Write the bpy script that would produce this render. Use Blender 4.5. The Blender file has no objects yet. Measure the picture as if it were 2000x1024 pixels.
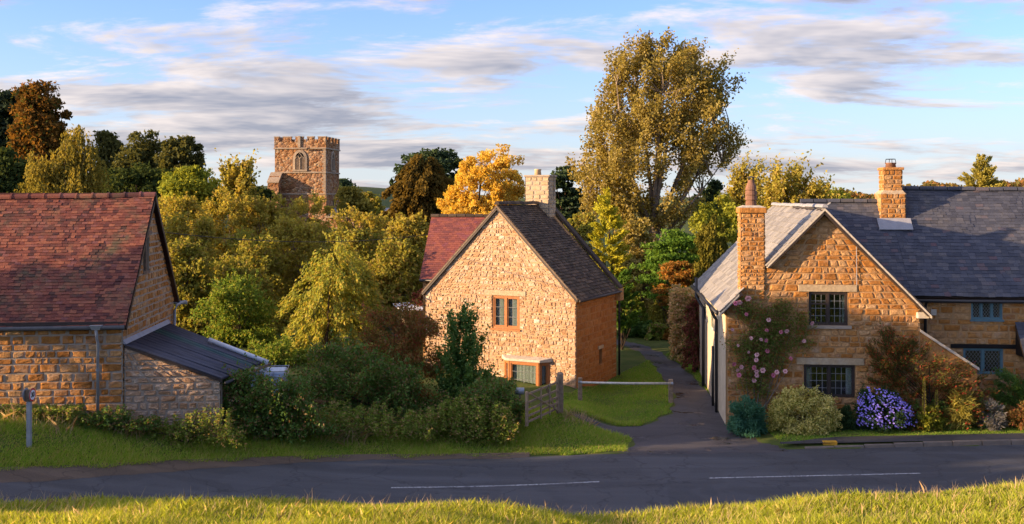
import bpy, math, random
import numpy as np
from mathutils import Vector, Matrix

random.seed(7)
rng = np.random.default_rng(7)
SC = bpy.context.scene
COL = SC.collection
R = math.radians
CAMZ = 7.4

# ------------------------------------------------------------------ camera
cam = bpy.data.cameras.new('camera')
cam.lens = 36.0
cam.sensor_width = 36.0
cam.shift_y = -0.0635
cam.clip_end = 9000
cam.clip_start = 0.1
camo = bpy.data.objects.new('camera', cam)
camo.location = (0, 0, CAMZ)
camo.rotation_euler = (R(90), 0, 0)
COL.objects.link(camo)
SC.camera = camo

# ------------------------------------------------------------------ light
SUN_EL = R(10.0)
SUN_T = R(15.0)                       # how far the sun stands on the camera's side of straight left
S = Vector((-math.cos(SUN_T) * math.cos(SUN_EL), -math.sin(SUN_T) * math.cos(SUN_EL), math.sin(SUN_EL)))
sun = bpy.data.lights.new('sun', 'SUN')
sun.energy = 2.95
sun.angle = R(0.5)
sun.color = (1.0, 0.68, 0.38)
suno = bpy.data.objects.new('sun', sun)
suno.rotation_euler = S.to_track_quat('Z', 'Y').to_euler()
suno.location = (-40, -5, 30)
COL.objects.link(suno)

W = bpy.data.worlds.new('World')
SC.world = W
W.use_nodes = True
wt = W.node_tree
wt.nodes.clear()


def wn(kind, **kw):
    n = wt.nodes.new(kind)
    for k, v in kw.items():
        setattr(n, k, v)
    return n


def wl(a, b):
    wt.links.new(a, b)


def wmath(op, a, b=None, c=None, clamp=False):
    n = wn('ShaderNodeMath', operation=op, use_clamp=clamp)
    for i, v in enumerate((a, b, c)):
        if v is None:
            continue
        if isinstance(v, (int, float)):
            n.inputs[i].default_value = v
        else:
            wl(v, n.inputs[i])
    return n.outputs[0]


def build_sky():
    out = wn('ShaderNodeOutputWorld')
    bg = wn('ShaderNodeBackground')
    bg.inputs['Strength'].default_value = 0.15
    sky = wn('ShaderNodeTexSky', sky_type='NISHITA', sun_disc=False)
    sky.sun_elevation = SUN_EL
    sky.sun_rotation = math.atan2(S.x, S.y)
    sky.altitude = 100
    sky.air_density = 1.0
    sky.dust_density = 0.8
    sky.ozone_density = 3.0
    tc = wn('ShaderNodeTexCoord')
    sp = wn('ShaderNodeSeparateXYZ')
    wl(tc.outputs['Generated'], sp.inputs[0])
    up = wmath('MAXIMUM', sp.outputs[2], 0.0)
    z = wmath('ADD', up, 0.13)
    px = wmath('DIVIDE', sp.outputs[0], z)
    py = wmath('DIVIDE', sp.outputs[1], z)
    dt = wn('ShaderNodeVectorMath', operation='DOT_PRODUCT')
    wl(tc.outputs['Generated'], dt.inputs[0])
    dt.inputs[1].default_value = tuple(S)
    glow = wmath('ADD', 1.0, wmath('MULTIPLY', wmath('POWER', wmath('MAXIMUM', dt.outputs['Value'], 0.0), 3.0), 4.0))

    def dens(ox, oy, detail=8.0):
        cb = wn('ShaderNodeCombineXYZ')
        wl(wmath('MULTIPLY', wmath('ADD', px, ox), 1.0), cb.inputs[0])
        wl(wmath('MULTIPLY', wmath('ADD', py, oy), 1.5), cb.inputs[1])
        cb.inputs[2].default_value = CZ
        n1 = wn('ShaderNodeTexNoise', noise_dimensions='3D')
        n1.inputs['Scale'].default_value = 1.35
        n1.inputs['Detail'].default_value = detail
        n1.inputs['Roughness'].default_value = 0.64
        n1.inputs['Distortion'].default_value = 0.25
        wl(cb.outputs[0], n1.inputs['Vector'])
        n2 = wn('ShaderNodeTexNoise', noise_dimensions='3D')
        n2.inputs['Scale'].default_value = 0.5
        n2.inputs['Detail'].default_value = 1.0
        wl(cb.outputs[0], n2.inputs['Vector'])
        return wmath('ADD', wmath('MULTIPLY', n1.outputs[0], 0.6), wmath('MULTIPLY', n2.outputs[0], 0.4))
    d0 = dens(OX, OY)
    d1 = dens(OX - 0.16, OY - 0.10, 4.0)
    mr = wn('ShaderNodeMapRange', interpolation_type='SMOOTHSTEP')
    mr.inputs['From Min'].default_value = 0.445
    mr.inputs['From Max'].default_value = 0.55
    mr.inputs['To Max'].default_value = 0.92
    wl(d0, mr.inputs['Value'])
    lit = wn('ShaderNodeMapRange')
    lit.inputs['From Min'].default_value = -0.06
    lit.inputs['From Max'].default_value = 0.10
    wl(wmath('SUBTRACT', d0, d1), lit.inputs['Value'])
    thick = wn('ShaderNodeMapRange')
    thick.inputs['From Min'].default_value = 0.47
    thick.inputs['From Max'].default_value = 0.66
    thick.inputs['To Min'].default_value = 0.0
    thick.inputs['To Max'].default_value = 0.85
    wl(d0, thick.inputs['Value'])
    f = wmath('SUBTRACT', wmath('ADD', wmath('MULTIPLY', lit.outputs[0], 0.8), 0.42), thick.outputs[0], clamp=True)
    cc = wn('ShaderNodeMix', data_type='RGBA')
    wl(f, cc.inputs[0])
    cc.inputs[6].default_value = (0.62, 0.64, 0.78, 1)
    cc.inputs[7].default_value = (1.75, 1.53, 1.42, 1)
    gl = wn('ShaderNodeMix', data_type='RGBA', blend_type='MULTIPLY')
    gl.inputs[0].default_value = 1.0
    wl(cc.outputs[2], gl.inputs[6])
    cbg = wn('ShaderNodeCombineXYZ')
    for i in range(3):
        wl(glow, cbg.inputs[i])
    wl(cbg.outputs[0], gl.inputs[7])
    # thin pale haze cloud thickening towards the horizon
    veil = wmath('MULTIPLY', wmath('POWER', 2.718, wmath('MULTIPLY', up, -9.0)), 0.85)
    hz = wn('ShaderNodeMix', data_type='RGBA')
    wl(veil, hz.inputs[0])
    tint = wn('ShaderNodeMix', data_type='RGBA', blend_type='MULTIPLY')
    tint.inputs[0].default_value = 1.0
    wl(sky.outputs[0], tint.inputs[6])
    tint.inputs[7].default_value = (0.36, 0.42, 0.66, 1)
    wl(tint.outputs[2], hz.inputs[6])
    hz.inputs[7].default_value = (1.38, 1.47, 1.54, 1)
    mx = wn('ShaderNodeMix', data_type='RGBA')
    wl(mr.outputs[0], mx.inputs[0])
    wl(hz.outputs[2], mx.inputs[6])
    wl(gl.outputs[2], mx.inputs[7])
    wl(mx.outputs[2], bg.inputs['Color'])
    wl(bg.outputs[0], out.inputs['Surface'])


OX, OY, CZ = 20.0, 1.0, 6.6

build_sky()
SC.view_settings.view_transform = 'Standard'
SC.view_settings.look = 'None'
SC.view_settings.exposure = 2.05
SC.view_settings.gamma = 1.0
SC.render.engine = 'CYCLES'
SC.cycles.max_bounces = 4
SC.cycles.transparent_max_bounces = 12


# ------------------------------------------------------------------ helpers
def P(x, y, d):
    """point that the photograph shows at pixel x,y and that stands d metres in front of the camera"""
    return Vector(((x - 1000) / 2000 * d, d, CAMZ - (y - 385) / 2000 * d))


def sst(a, b, v):
    t = np.clip((np.asarray(v, float) - a) / (b - a), 0, 1)
    return t * t * (3 - 2 * t)


def tag(o, label=None, cat=None, group=None, kind=None):
    if label:
        o['label'] = label
    if cat:
        o['category'] = cat
    if group:
        o['group'] = group
    if kind:
        o['kind'] = kind
    return o


WMX = {}


def empty(name, loc=(0, 0, 0), rz=0.0, parent=None):
    o = bpy.data.objects.new(name, None)
    o.empty_display_size = 0.3
    o.location = loc
    o.rotation_euler = (0, 0, rz)
    COL.objects.link(o)
    if parent:
        o.parent = parent
    WMX[o.name] = Matrix.Translation(Vector(loc)) @ Matrix.Rotation(rz, 4, 'Z')
    return o


def wm(o):
    m = Matrix.Identity(4)
    while o is not None:
        m = Matrix.Translation(o.location) @ o.rotation_euler.to_matrix().to_4x4() @ m
        o = o.parent
    return m


def obj(name, me, mat, parent=None, loc=None):
    o = bpy.data.objects.new(name, me)
    if mat is not None and len(me.materials) == 0:
        me.materials.append(mat)
    if loc is not None:
        o.location = loc
    COL.objects.link(o)
    if parent:
        o.parent = parent
    return o


def np_mesh(name, V, F, tint=None, smooth=False):
    """fast mesh from numpy arrays; F is (n,3) or (n,4)"""
    V = np.asarray(V, np.float32)
    F = np.asarray(F, np.int32)
    me = bpy.data.meshes.new(name)
    me.vertices.add(len(V))
    me.vertices.foreach_set('co', V.ravel())
    k = F.shape[1]
    me.loops.add(F.size)
    me.loops.foreach_set('vertex_index', F.ravel())
    me.polygons.add(len(F))
    me.polygons.foreach_set('loop_start', np.arange(0, F.size, k, dtype=np.int32))
    if smooth:
        me.polygons.foreach_set('use_smooth', np.ones(len(F), bool))
    if tint is not None:
        at = me.attributes.new('tint', 'FLOAT', 'POINT')
        at.data.foreach_set('value', np.asarray(tint, np.float32))
    me.update(calc_edges=True)
    return me


class MB:
    def __init__(s):
        s.v = []
        s.f = []

    def hexa(s, p):
        b = len(s.v)
        s.v += [tuple(q) for q in p]
        s.f += [(b, b + 3, b + 2, b + 1), (b + 4, b + 5, b + 6, b + 7), (b, b + 1, b + 5, b + 4),
                (b + 1, b + 2, b + 6, b + 5), (b + 2, b + 3, b + 7, b + 6), (b + 3, b, b + 4, b + 7)]
        return s

    def box(s, x0, x1, y0, y1, z0, z1):
        return s.hexa([(x0, y0, z0), (x1, y0, z0), (x1, y1, z0), (x0, y1, z0),
                       (x0, y0, z1), (x1, y0, z1), (x1, y1, z1), (x0, y1, z1)])

    def wbox(s, fr, s0, s1, h0, h1, n0, n1):
        O, U, N = fr
        q = []
        for h in (h0, h1):
            for (a, n) in ((s0, n1), (s1, n1), (s1, n0), (s0, n0)):
                q.append(O + U * a + Vector((0, 0, h)) + N * n)
        return s.hexa(q)

    def wquad(s, fr, pts, n):
        O, U, N = fr
        b = len(s.v)
        s.v += [tuple(O + U * a + Vector((0, 0, h)) + N * n) for a, h in pts]
        s.f.append(tuple(range(b, b + len(pts))))
        return s

    def prism(s, pts, ext):
        """closed polygon pts (3d) extruded by vector ext"""
        b = len(s.v)
        n = len(pts)
        s.v += [tuple(p) for p in pts] + [tuple(Vector(p) + Vector(ext)) for p in pts]
        s.f.append(tuple(range(b + n - 1, b - 1, -1)))
        s.f.append(tuple(range(b + n, b + 2 * n)))
        for i in range(n):
            j = (i + 1) % n
            s.f.append((b + i, b + j, b + n + j, b + n + i))
        return s

    def tube(s, pts, rad, n=8, cap=True):
        pts = [Vector(p) for p in pts]
        if not hasattr(rad, '__len__'):
            rad = [rad] * len(pts)
        b = len(s.v)
        for i, p in enumerate(pts):
            d = pts[min(i + 1, len(pts) - 1)] - pts[max(i - 1, 0)]
            if d.length < 1e-6:
                d = Vector((0, 0, 1))
            d.normalize()
            a = d.cross(Vector((0, 0, 1)) if abs(d.z) < 0.9 else Vector((1, 0, 0))).normalized()
            c = d.cross(a)
            for k in range(n):
                t = 2 * math.pi * k / n
                s.v.append(tuple(p + (a * math.cos(t) + c * math.sin(t)) * rad[i]))
        for i in range(len(pts) - 1):
            for k in range(n):
                k2 = (k + 1) % n
                s.f.append((b + i * n + k, b + i * n + k2, b + (i + 1) * n + k2, b + (i + 1) * n + k))
        if cap:
            s.f.append(tuple(b + k for k in range(n - 1, -1, -1)))
            e = b + (len(pts) - 1) * n
            s.f.append(tuple(e + k for k in range(n)))
        return s

    def lathe(s, c, prof, n=14):
        b = len(s.v)
        c = Vector(c)
        for (r, z) in prof:
            for k in range(n):
                t = 2 * math.pi * k / n
                s.v.append((c.x + r * math.cos(t), c.y + r * math.sin(t), c.z + z))
        for i in range(len(prof) - 1):
            for k in range(n):
                k2 = (k + 1) % n
                s.f.append((b + i * n + k, b + i * n + k2, b + (i + 1) * n + k2, b + (i + 1) * n + k))
        s.f.append(tuple(b + k for k in range(n - 1, -1, -1)))
        e = b + (len(prof) - 1) * n
        s.f.append(tuple(e + k for k in range(n)))
        return s

    def build(s, name, mat, parent=None, smooth=False, bevel=0.0, origin=None):
        me = bpy.data.meshes.new(name)
        if origin is not None:
            origin = Vector(origin)
            s.v = [tuple(Vector(p) - origin) for p in s.v]
        me.from_pydata(s.v, [], s.f)
        if smooth:
            me.polygons.foreach_set('use_smooth', np.ones(len(me.polygons), bool))
        me.update()
        o = obj(name, me, mat, parent, origin)
        if bevel:
            m = o.modifiers.new('bevel', 'BEVEL')
            m.width = bevel
            m.segments = 2
            m.limit_method = 'ANGLE'
        return o


# ------------------------------------------------------------------ materials
MATS = {}


class NT:
    def __init__(s, name):
        s.m = bpy.data.materials.new(name)
        s.m.use_nodes = True
        s.t = s.m.node_tree
        s.t.nodes.clear()
        s.out = s.t.nodes.new('ShaderNodeOutputMaterial')
        MATS[name] = s.m

    def n(s, kind, **kw):
        nd = s.t.nodes.new(kind)
        for k, v in kw.items():
            setattr(nd, k, v)
        return nd

    def l(s, a, b):
        s.t.links.new(a, b)

    def put(s, v, sock):
        if isinstance(v, (int, float)):
            sock.default_value = v
        elif isinstance(v, tuple):
            sock.default_value = v if len(v) == 4 else (*v, 1)
        else:
            s.l(v, sock)

    def math(s, op, a, b=0.0, clamp=False):
        nd = s.n('ShaderNodeMath', operation=op, use_clamp=clamp)
        s.put(a, nd.inputs[0])
        s.put(b, nd.inputs[1])
        return nd.outputs[0]

    def mix(s, f, a, b, blend='MIX'):
        nd = s.n('ShaderNodeMix', data_type='RGBA', blend_type=blend)
        s.put(f, nd.inputs[0])
        s.put(a, nd.inputs[6])
        s.put(b, nd.inputs[7])
        return nd.outputs[2]

    def rng(s, v, a, b, c=0.0, d=1.0, smooth=False):
        nd = s.n('ShaderNodeMapRange')
        if smooth:
            nd.interpolation_type = 'SMOOTHSTEP'
        s.put(v, nd.inputs['Value'])
        for k, q in zip(('From Min', 'From Max', 'To Min', 'To Max'), (a, b, c, d)):
            nd.inputs[k].default_value = q
        return nd.outputs[0]

    def coords(s, shift=True, world=False):
        if world:
            g = s.n('ShaderNodeNewGeometry')
            return g.outputs['Position']
        tc = s.n('ShaderNodeTexCoord')
        if not shift:
            return tc.outputs['Object']
        oi = s.n('ShaderNodeObjectInfo')
        sc = s.math('MULTIPLY', oi.outputs['Random'], 37.0)
        va = s.n('ShaderNodeVectorMath', operation='ADD')
        s.l(tc.outputs['Object'], va.inputs[0])
        s.l(sc, va.inputs[1])
        return va.outputs[0]

    def noise(s, vec, scale, detail=4.0, rough=0.55, dist=0.0):
        nd = s.n('ShaderNodeTexNoise')
        s.l(vec, nd.inputs['Vector'])
        nd.inputs['Scale'].default_value = scale
        nd.inputs['Detail'].default_value = detail
        nd.inputs['Roughness'].default_value = rough
        nd.inputs['Distortion'].default_value = dist
        return nd.outputs[0]

    def rand(s):
        """one random number for each piece, whether it is an object or an island of a joined mesh"""
        oi = s.n('ShaderNodeObjectInfo')
        g = s.n('ShaderNodeNewGeometry')
        return s.math('FRACT', s.math('ADD', oi.outputs['Random'], g.outputs['Random Per Island']))

    def ramp(s, f, stops, interp='LINEAR'):
        nd = s.n('ShaderNodeValToRGB')
        nd.color_ramp.interpolation = interp
        e = nd.color_ramp.elements
        while len(e) < len(stops):
            e.new(0.5)
        for q, (p, c) in zip(e, stops):
            q.position = p
            q.color = (*c, 1)
        s.l(f, nd.inputs[0])
        return nd.outputs[0]

    def bump(s, h, strength, dist=0.02):
        nd = s.n('ShaderNodeBump')
        nd.inputs['Strength'].default_value = strength
        nd.inputs['Distance'].default_value = dist
        s.l(h, nd.inputs['Height'])
        return nd.outputs[0]

    def principled(s, col, rough=0.8, normal=None, spec=0.3, metal=0.0):
        nd = s.n('ShaderNodeBsdfPrincipled')
        s.put(col, nd.inputs['Base Color'])
        s.put(rough, nd.inputs['Roughness'])
        nd.inputs['Specular IOR Level'].default_value = spec
        nd.inputs['Metallic'].default_value = metal
        if normal is not None:
            s.l(normal, nd.inputs['Normal'])
        s.l(nd.outputs[0], s.out.inputs['Surface'])
        return nd


def stone_mat(name, stops, lichen=(0.42, 0.40, 0.34), lich=0.35, bump=0.7, scale=1.0):
    t = NT(name)
    v = t.coords()
    r = t.rand()
    col = t.ramp(r, stops)
    n1 = t.noise(v, 9 * scale, 6, 0.65)
    n2 = t.noise(v, 34 * scale, 5, 0.7)
    n3 = t.noise(v, 2.2 * scale, 4, 0.6)
    col = t.mix(t.rng(n1, 0.35, 0.75, 0, 0.75), col, (stops[0][1][0] * 0.55, stops[0][1][1] * 0.5, stops[0][1][2] * 0.5))
    col = t.mix(t.rng(n2, 0.55, 0.8, 0, 0.5), col, (0.55, 0.40, 0.22))
    col = t.mix(t.rng(n3, 0.52, 0.72, 0, lich), col, lichen)
    h = t.math('ADD', t.math('MULTIPLY', n1, 1.0), t.math('MULTIPLY', n2, 0.45))
    t.principled(col, 0.9, t.bump(h, bump, 0.05), 0.15)
    return t.m


IRON = [(0.0, (0.34, 0.14, 0.032)), (0.3, (0.47, 0.205, 0.050)), (0.6, (0.53, 0.265, 0.085)), (0.85, (0.56, 0.345, 0.16)), (1.0, (0.42, 0.235, 0.105))]
PALE = [(0.0, (0.44, 0.25, 0.125)), (0.35, (0.53, 0.34, 0.20)), (0.7, (0.59, 0.44, 0.30)), (1.0, (0.47, 0.31, 0.19))]
M_BARNSTONE = stone_mat('barn_ironstone', IRON, lich=0.4)
M_STONE = stone_mat('ironstone', IRON, lich=0.3, bump=0.65)
M_RUBBLE = stone_mat('weathered_rubble_stone', PALE, lichen=(0.70, 0.60, 0.47), lich=1.0, bump=1.0)
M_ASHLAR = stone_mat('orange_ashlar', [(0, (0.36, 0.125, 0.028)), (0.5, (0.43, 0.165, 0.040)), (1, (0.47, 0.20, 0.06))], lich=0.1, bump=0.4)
M_DRESSED = stone_mat('dressed_limestone', [(0, (0.45, 0.34, 0.2)), (1, (0.5, 0.4, 0.26))], lich=0.4, bump=0.3)
M_TOWERSTONE = stone_mat('tower_ironstone', [(0.0, (0.24, 0.11, 0.045)), (0.4, (0.34, 0.17, 0.075)), (0.8, (0.40, 0.24, 0.13)), (1, (0.45, 0.33, 0.22))], lich=0.3, bump=1.0, scale=0.4)
M_TOWERDRESS = stone_mat('tower_dressed_stone', [(0, (0.36, 0.27, 0.18)), (1, (0.42, 0.33, 0.23))], lich=0.4, bump=0.4, scale=0.5)


def mortar_mat(name, c, bump=0.8, scale=1.0):
    t = NT(name)
    v = t.coords(False)
    n1 = t.noise(v, 3 * scale, 5, 0.65)
    n2 = t.noise(v, 40 * scale, 4, 0.7)
    col = t.mix(t.rng(n1, 0.3, 0.7), tuple(x * 0.75 for x in c), c)
    t.principled(col, 0.95, t.bump(t.math('ADD', n1, t.math('MULTIPLY', n2, 0.5)), bump, 0.03), 0.1)
    return t.m


M_MORTAR = mortar_mat('lime_mortar', (0.46, 0.275, 0.125))
M_MORTAR_O = mortar_mat('orange_lime_mortar', (0.42, 0.20, 0.075))
M_MORTAR_P = mortar_mat('pale_weathered_mortar', (0.55, 0.37, 0.21), 1.0)
M_MORTAR_G = mortar_mat('grey_lime_mortar', (0.40, 0.33, 0.25))
M_RENDER = mortar_mat('cream_render', (0.60, 0.49, 0.34), 0.6)
M_LEAD = mortar_mat('grey_lead', (0.34, 0.34, 0.36), 0.3)


def tile_mat(name, stops, moss=(0.10, 0.09, 0.05), mossf=0.6, rough=0.8, spec=0.25, bump=0.5, big=0.9):
    t = NT(name)
    r = t.rand()
    v = t.coords()
    w = t.coords(world=True)
    col = t.ramp(r, stops)
    n1 = t.noise(v, 22, 5, 0.65)
    n2 = t.noise(w, big, 5, 0.65)
    n3 = t.noise(w, big * 4.5, 4, 0.6)
    col = t.mix(t.rng(n1, 0.4, 0.75, 0, 0.5), col, tuple(x * 0.5 for x in stops[1][1]))
    col = t.mix(t.math('MULTIPLY', t.rng(n2, 0.48, 0.68, 0, mossf), t.rng(n3, 0.35, 0.6)), col, moss)
    t.principled(col, rough, t.bump(n1, bump, 0.01), spec)
    return t.m


M_REDTILE = tile_mat('weathered_red_clay_tile', [(0, (0.06, 0.024, 0.024)), (0.2, (0.14, 0.044, 0.034)), (0.55, (0.22, 0.066, 0.042)), (0.85, (0.31, 0.11, 0.06)), (1, (0.20, 0.075, 0.065))], mossf=0.85)
M_REDTILE2 = tile_mat('plum_red_clay_tile', [(0, (0.17, 0.055, 0.055)), (0.4, (0.25, 0.075, 0.06)), (0.8, (0.32, 0.10, 0.065)), (1, (0.22, 0.07, 0.085))], mossf=0.15)
M_STONESLATE = tile_mat('mossy_stone_slate', [(0, (0.045, 0.031, 0.022)), (0.4, (0.080, 0.055, 0.037)), (0.8, (0.12, 0.082, 0.052)), (1, (0.17, 0.115, 0.075))], moss=(0.05, 0.045, 0.025), mossf=0.7, big=1.5)
M_SLATE = tile_mat('blue_grey_slate', [(0, (0.052, 0.056, 0.074)), (0.45, (0.070, 0.075, 0.096)), (0.85, (0.092, 0.096, 0.118)), (0.95, (0.12, 0.115, 0.125)), (1, (0.12, 0.075, 0.085))], moss=(0.15, 0.13, 0.10), mossf=0.35, rough=0.75, spec=0.15, bump=0.35)
M_SLATE_L = tile_mat('pale_weathered_slate', [(0, (0.19, 0.18, 0.17)), (0.5, (0.26, 0.245, 0.225)), (1, (0.33, 0.31, 0.28))], moss=(0.22, 0.2, 0.15), mossf=0.4, rough=0.6, spec=0.4, bump=0.35)


def plain(name, c, rough=0.6, spec=0.3, metal=0.0, var=0.25, bump=0.0, scale=6.0):
    t = NT(name)
    v = t.coords()
    n1 = t.noise(v, scale, 5, 0.65)
    col = t.mix(t.rng(n1, 0.3, 0.7), tuple(x * (1 - var) for x in c), tuple(min(1, x * (1 + var * 0.4)) for x in c))
    t.principled(col, rough, t.bump(t.noise(v, scale * 6, 4), bump, 0.01) if bump else None, spec, metal)
    return t.m


M_DARKMETAL = plain('black_painted_iron', (0.02, 0.02, 0.022), 0.45, 0.5)
M_GREYPIPE = plain('grey_painted_pipe', (0.30, 0.31, 0.31), 0.5, 0.4)
M_GUTTER = plain('dull_grey_gutter', (0.13, 0.125, 0.12), 0.6, 0.3)
M_GALV = plain('galvanised_steel', (0.36, 0.38, 0.40), 0.45, 0.5, 0.3)
M_CORR = plain('dark_corrugated_sheet', (0.075, 0.075, 0.10), 0.5, 0.5, 0.0, 0.45, 0.1, 2.0)
M_CORRG = plain('green_translucent_sheet', (0.035, 0.085, 0.075), 0.35, 0.5, 0.0, 0.35, 0.0, 2.0)
M_WHITEPLASTIC = plain('white_plastic', (0.75, 0.77, 0.8), 0.35, 0.5, 0, 0.1)
M_TANK = plain('pale_blue_plastic', (0.48, 0.58, 0.72), 0.35, 0.5, 0, 0.2)
M_WOODORANGE = plain('orange_stained_wood', (0.40, 0.15, 0.045), 0.5, 0.35, 0, 0.3, 0.1, 12)
M_WOODDARK = plain('dark_brown_wood', (0.045, 0.032, 0.026), 0.5, 0.35, 0, 0.3, 0.1, 12)
M_WOODBLUE = plain('grey_blue_painted_wood', (0.10, 0.19, 0.22), 0.5, 0.35, 0, 0.2)
M_WOODGREY = plain('weathered_grey_timber', (0.20, 0.145, 0.10), 0.85, 0.2, 0, 0.45, 0.5, 9)
M_TIMBER = plain('pale_weathered_oak', (0.33, 0.235, 0.15), 0.85, 0.2, 0, 0.45, 0.5, 9)
M_BLACKWOOD = plain('black_beam', (0.015, 0.013, 0.012), 0.7, 0.2)
M_WHITEPAINT = plain('worn_white_paint', (0.66, 0.60, 0.50), 0.6, 0.3, 0, 0.35, 0.2, 9)
M_COPING = plain('pale_coping_stone', (0.56, 0.49, 0.38), 0.9, 0.15, 0, 0.3, 0.4, 8)
M_TERRACOTTA = plain('terracotta', (0.22, 0.115, 0.075), 0.8, 0.2, 0, 0.35, 0.3, 8)
M_CREAMPOT = plain('buff_clay', (0.52, 0.38, 0.22), 0.8, 0.2, 0, 0.3)
M_CURTAIN = plain('net_curtain', (0.62, 0.62, 0.60), 0.9, 0.1, 0, 0.35, 0.0, 14)
M_LEADBAR = plain('lead_came', (0.20, 0.21, 0.22), 0.5, 0.4)
M_INTERIOR = plain('dim_room_plaster', (0.16, 0.13, 0.10), 0.9, 0.1)
M_SIGNWHITE = plain('sign_white', (0.8, 0.8, 0.8), 0.4, 0.4, 0, 0.08)
M_SIGNRED = plain('sign_red', (0.55, 0.02, 0.02), 0.4, 0.4, 0, 0.08)
M_SIGNBLACK = plain('sign_black', (0.01, 0.01, 0.01), 0.4, 0.4, 0, 0.0)
M_BARK = plain('grey_brown_bark', (0.13, 0.095, 0.065), 0.95, 0.1, 0, 0.5, 0.8, 5)
M_BARKPALE = plain('pale_bark', (0.24, 0.19, 0.14), 0.9, 0.1, 0, 0.5, 0.6, 4)
M_BARKDARK = plain('dark_bark', (0.055, 0.04, 0.03), 0.95, 0.1, 0, 0.4, 0.6, 5)
M_CABLE = plain('black_cable', (0.05, 0.045, 0.04), 0.6, 0.3)


def glass_mat():
    t = NT('window_glass')
    g = t.n('ShaderNodeBsdfGlossy')
    g.inputs['Roughness'].default_value = 0.03
    g.inputs['Color'].default_value = (0.9, 0.92, 0.95, 1)
    tr = t.n('ShaderNodeBsdfTransparent')
    tr.inputs['Color'].default_value = (0.75, 0.8, 0.78, 1)
    fr = t.n('ShaderNodeLayerWeight')
    fr.inputs['Blend'].default_value = 0.22
    n = t.noise(t.coords(), 3.0, 2)
    b = t.bump(n, 0.06, 0.05)
    t.l(b, g.inputs['Normal'])
    m = t.n('ShaderNodeMixShader')
    t.l(t.math('ADD', t.math('MULTIPLY', fr.outputs['Facing'], 0.5), 0.05), m.inputs[0])
    t.l(tr.outputs[0], m.inputs[1])
    t.l(g.outputs[0], m.inputs[2])
    t.l(m.outputs[0], t.out.inputs['Surface'])
    return t.m


M_GLASS = glass_mat()


LEAFGAIN = 1.45


def leaf_mat(name, a, b, c=None, trans=0.35, rough=0.55, spec=0.25):
    """a, b: the two leaf colours, c: a rarer third"""
    a, b = tuple(x * LEAFGAIN for x in a), tuple(x * LEAFGAIN for x in b)
    c = tuple(x * LEAFGAIN for x in c) if c else None
    t = NT(name)
    at = t.n('ShaderNodeAttribute', attribute_name='tint')
    g = t.n('ShaderNodeNewGeometry')
    f = t.math('ADD', t.math('MULTIPLY', at.outputs['Fac'], 0.6), t.math('MULTIPLY', g.outputs['Random Per Island'], 0.4))
    col = t.mix(f, a, b)
    if c is not None:
        col = t.mix(t.rng(t.math('FRACT', t.math('MULTIPLY', g.outputs['Random Per Island'], 7.13)), 0.74, 0.80), col, c)
    if spec > 0.3:
        p = t.n('ShaderNodeBsdfPrincipled')
        t.put(col, p.inputs['Base Color'])
        p.inputs['Roughness'].default_value = rough
        p.inputs['Specular IOR Level'].default_value = spec
    else:
        p = t.n('ShaderNodeBsdfDiffuse')
        t.put(col, p.inputs['Color'])
    tl = t.n('ShaderNodeBsdfTranslucent')
    br = t.mix(1.0, col, (1.5, 1.35, 0.7, 1), 'MULTIPLY')
    t.l(br, tl.inputs['Color'])
    m = t.n('ShaderNodeMixShader')
    m.inputs[0].default_value = trans
    t.l(p.outputs[0], m.inputs[1])
    t.l(tl.outputs[0], m.inputs[2])
    t.l(m.outputs[0], t.out.inputs['Surface'])
    return t.m


# ------------------------------------------------------------------ terrain
RE = np.array([(-60, 13.0), (-30, 16.5), (-18, 19.6), (-11.65, 23.3), (-7.9, 26.3), (-4.25, 28.2), (2.96, 29.6), (15.3, 30.6), (40, 32), (90, 34)])


def road_far(X):
    return np.interp(X, RE[:, 0], RE[:, 1])


def _smooth_re():
    xs = np.linspace(-60, 90, 601)
    ys = np.interp(xs, RE[:, 0], RE[:, 1])
    k = np.hanning(25)
    k /= k.sum()
    yp = np.pad(ys, 12, mode='edge')
    return xs, np.convolve(yp, k, 'valid')


REX, REY = _smooth_re()


def road_far(X):
    return np.interp(X, REX, REY)


RW = 5.9


def zr(X):
    X = np.asarray(X, float)
    q = np.maximum(0, 2 - X)
    return np.where(q < 16, 0.0054 * q * q, 0.0054 * 256 + (q - 16) * 0.06)


CREST = np.array([(-1500, 960), (0, 972), (300, 970), (600, 968), (830, 976), (1000, 987), (1140, 1000), (1230, 1002), (1400, 986), (1600, 970), (1800, 955), (2000, 938), (2600, 915)])
LANE = [P(1268, 676, 51), P(1300, 688, 48.5), P(1345, 718, 44.5), P(1377, 750, 40.5), P(1398, 790, 36.5), P(1415, 830, 33.2)]


def seg_dist(X, Y, pts):
    """distance from the polyline and parameter along it"""
    best = np.full(np.shape(X), 1e9)
    par = np.zeros(np.shape(X))
    for i in range(len(pts) - 1):
        ax, ay = pts[i]
        bx, by = pts[i + 1]
        dx, dy = bx - ax, by - ay
        t = np.clip(((X - ax) * dx + (Y - ay) * dy) / (dx * dx + dy * dy), 0, 1)
        d = np.hypot(X - ax - t * dx, Y - ay - t * dy)
        par = np.where(d < best, i + t, par)
        best = np.minimum(best, d)
    return best, par


LANE_C = [(2.5, 53.6), (4.6, 52.6), (6.3, 50.2), (6.75, 46.5), (6.8, 43), (6.75, 40), (6.6, 37), (6.3, 34.5), (5.55, 32.0), (5.6, 29.5)]
LANE_W = [0.6, 0.65, 0.65, 0.62, 0.68, 0.72, 0.78, 0.95, 1.75, 2.35]
SIDE_C = [(2.2, 32.5), (3.6, 32.3), (5.2, 31.6)]
SIDE_W = [0.4, 0.75, 1.2]


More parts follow.
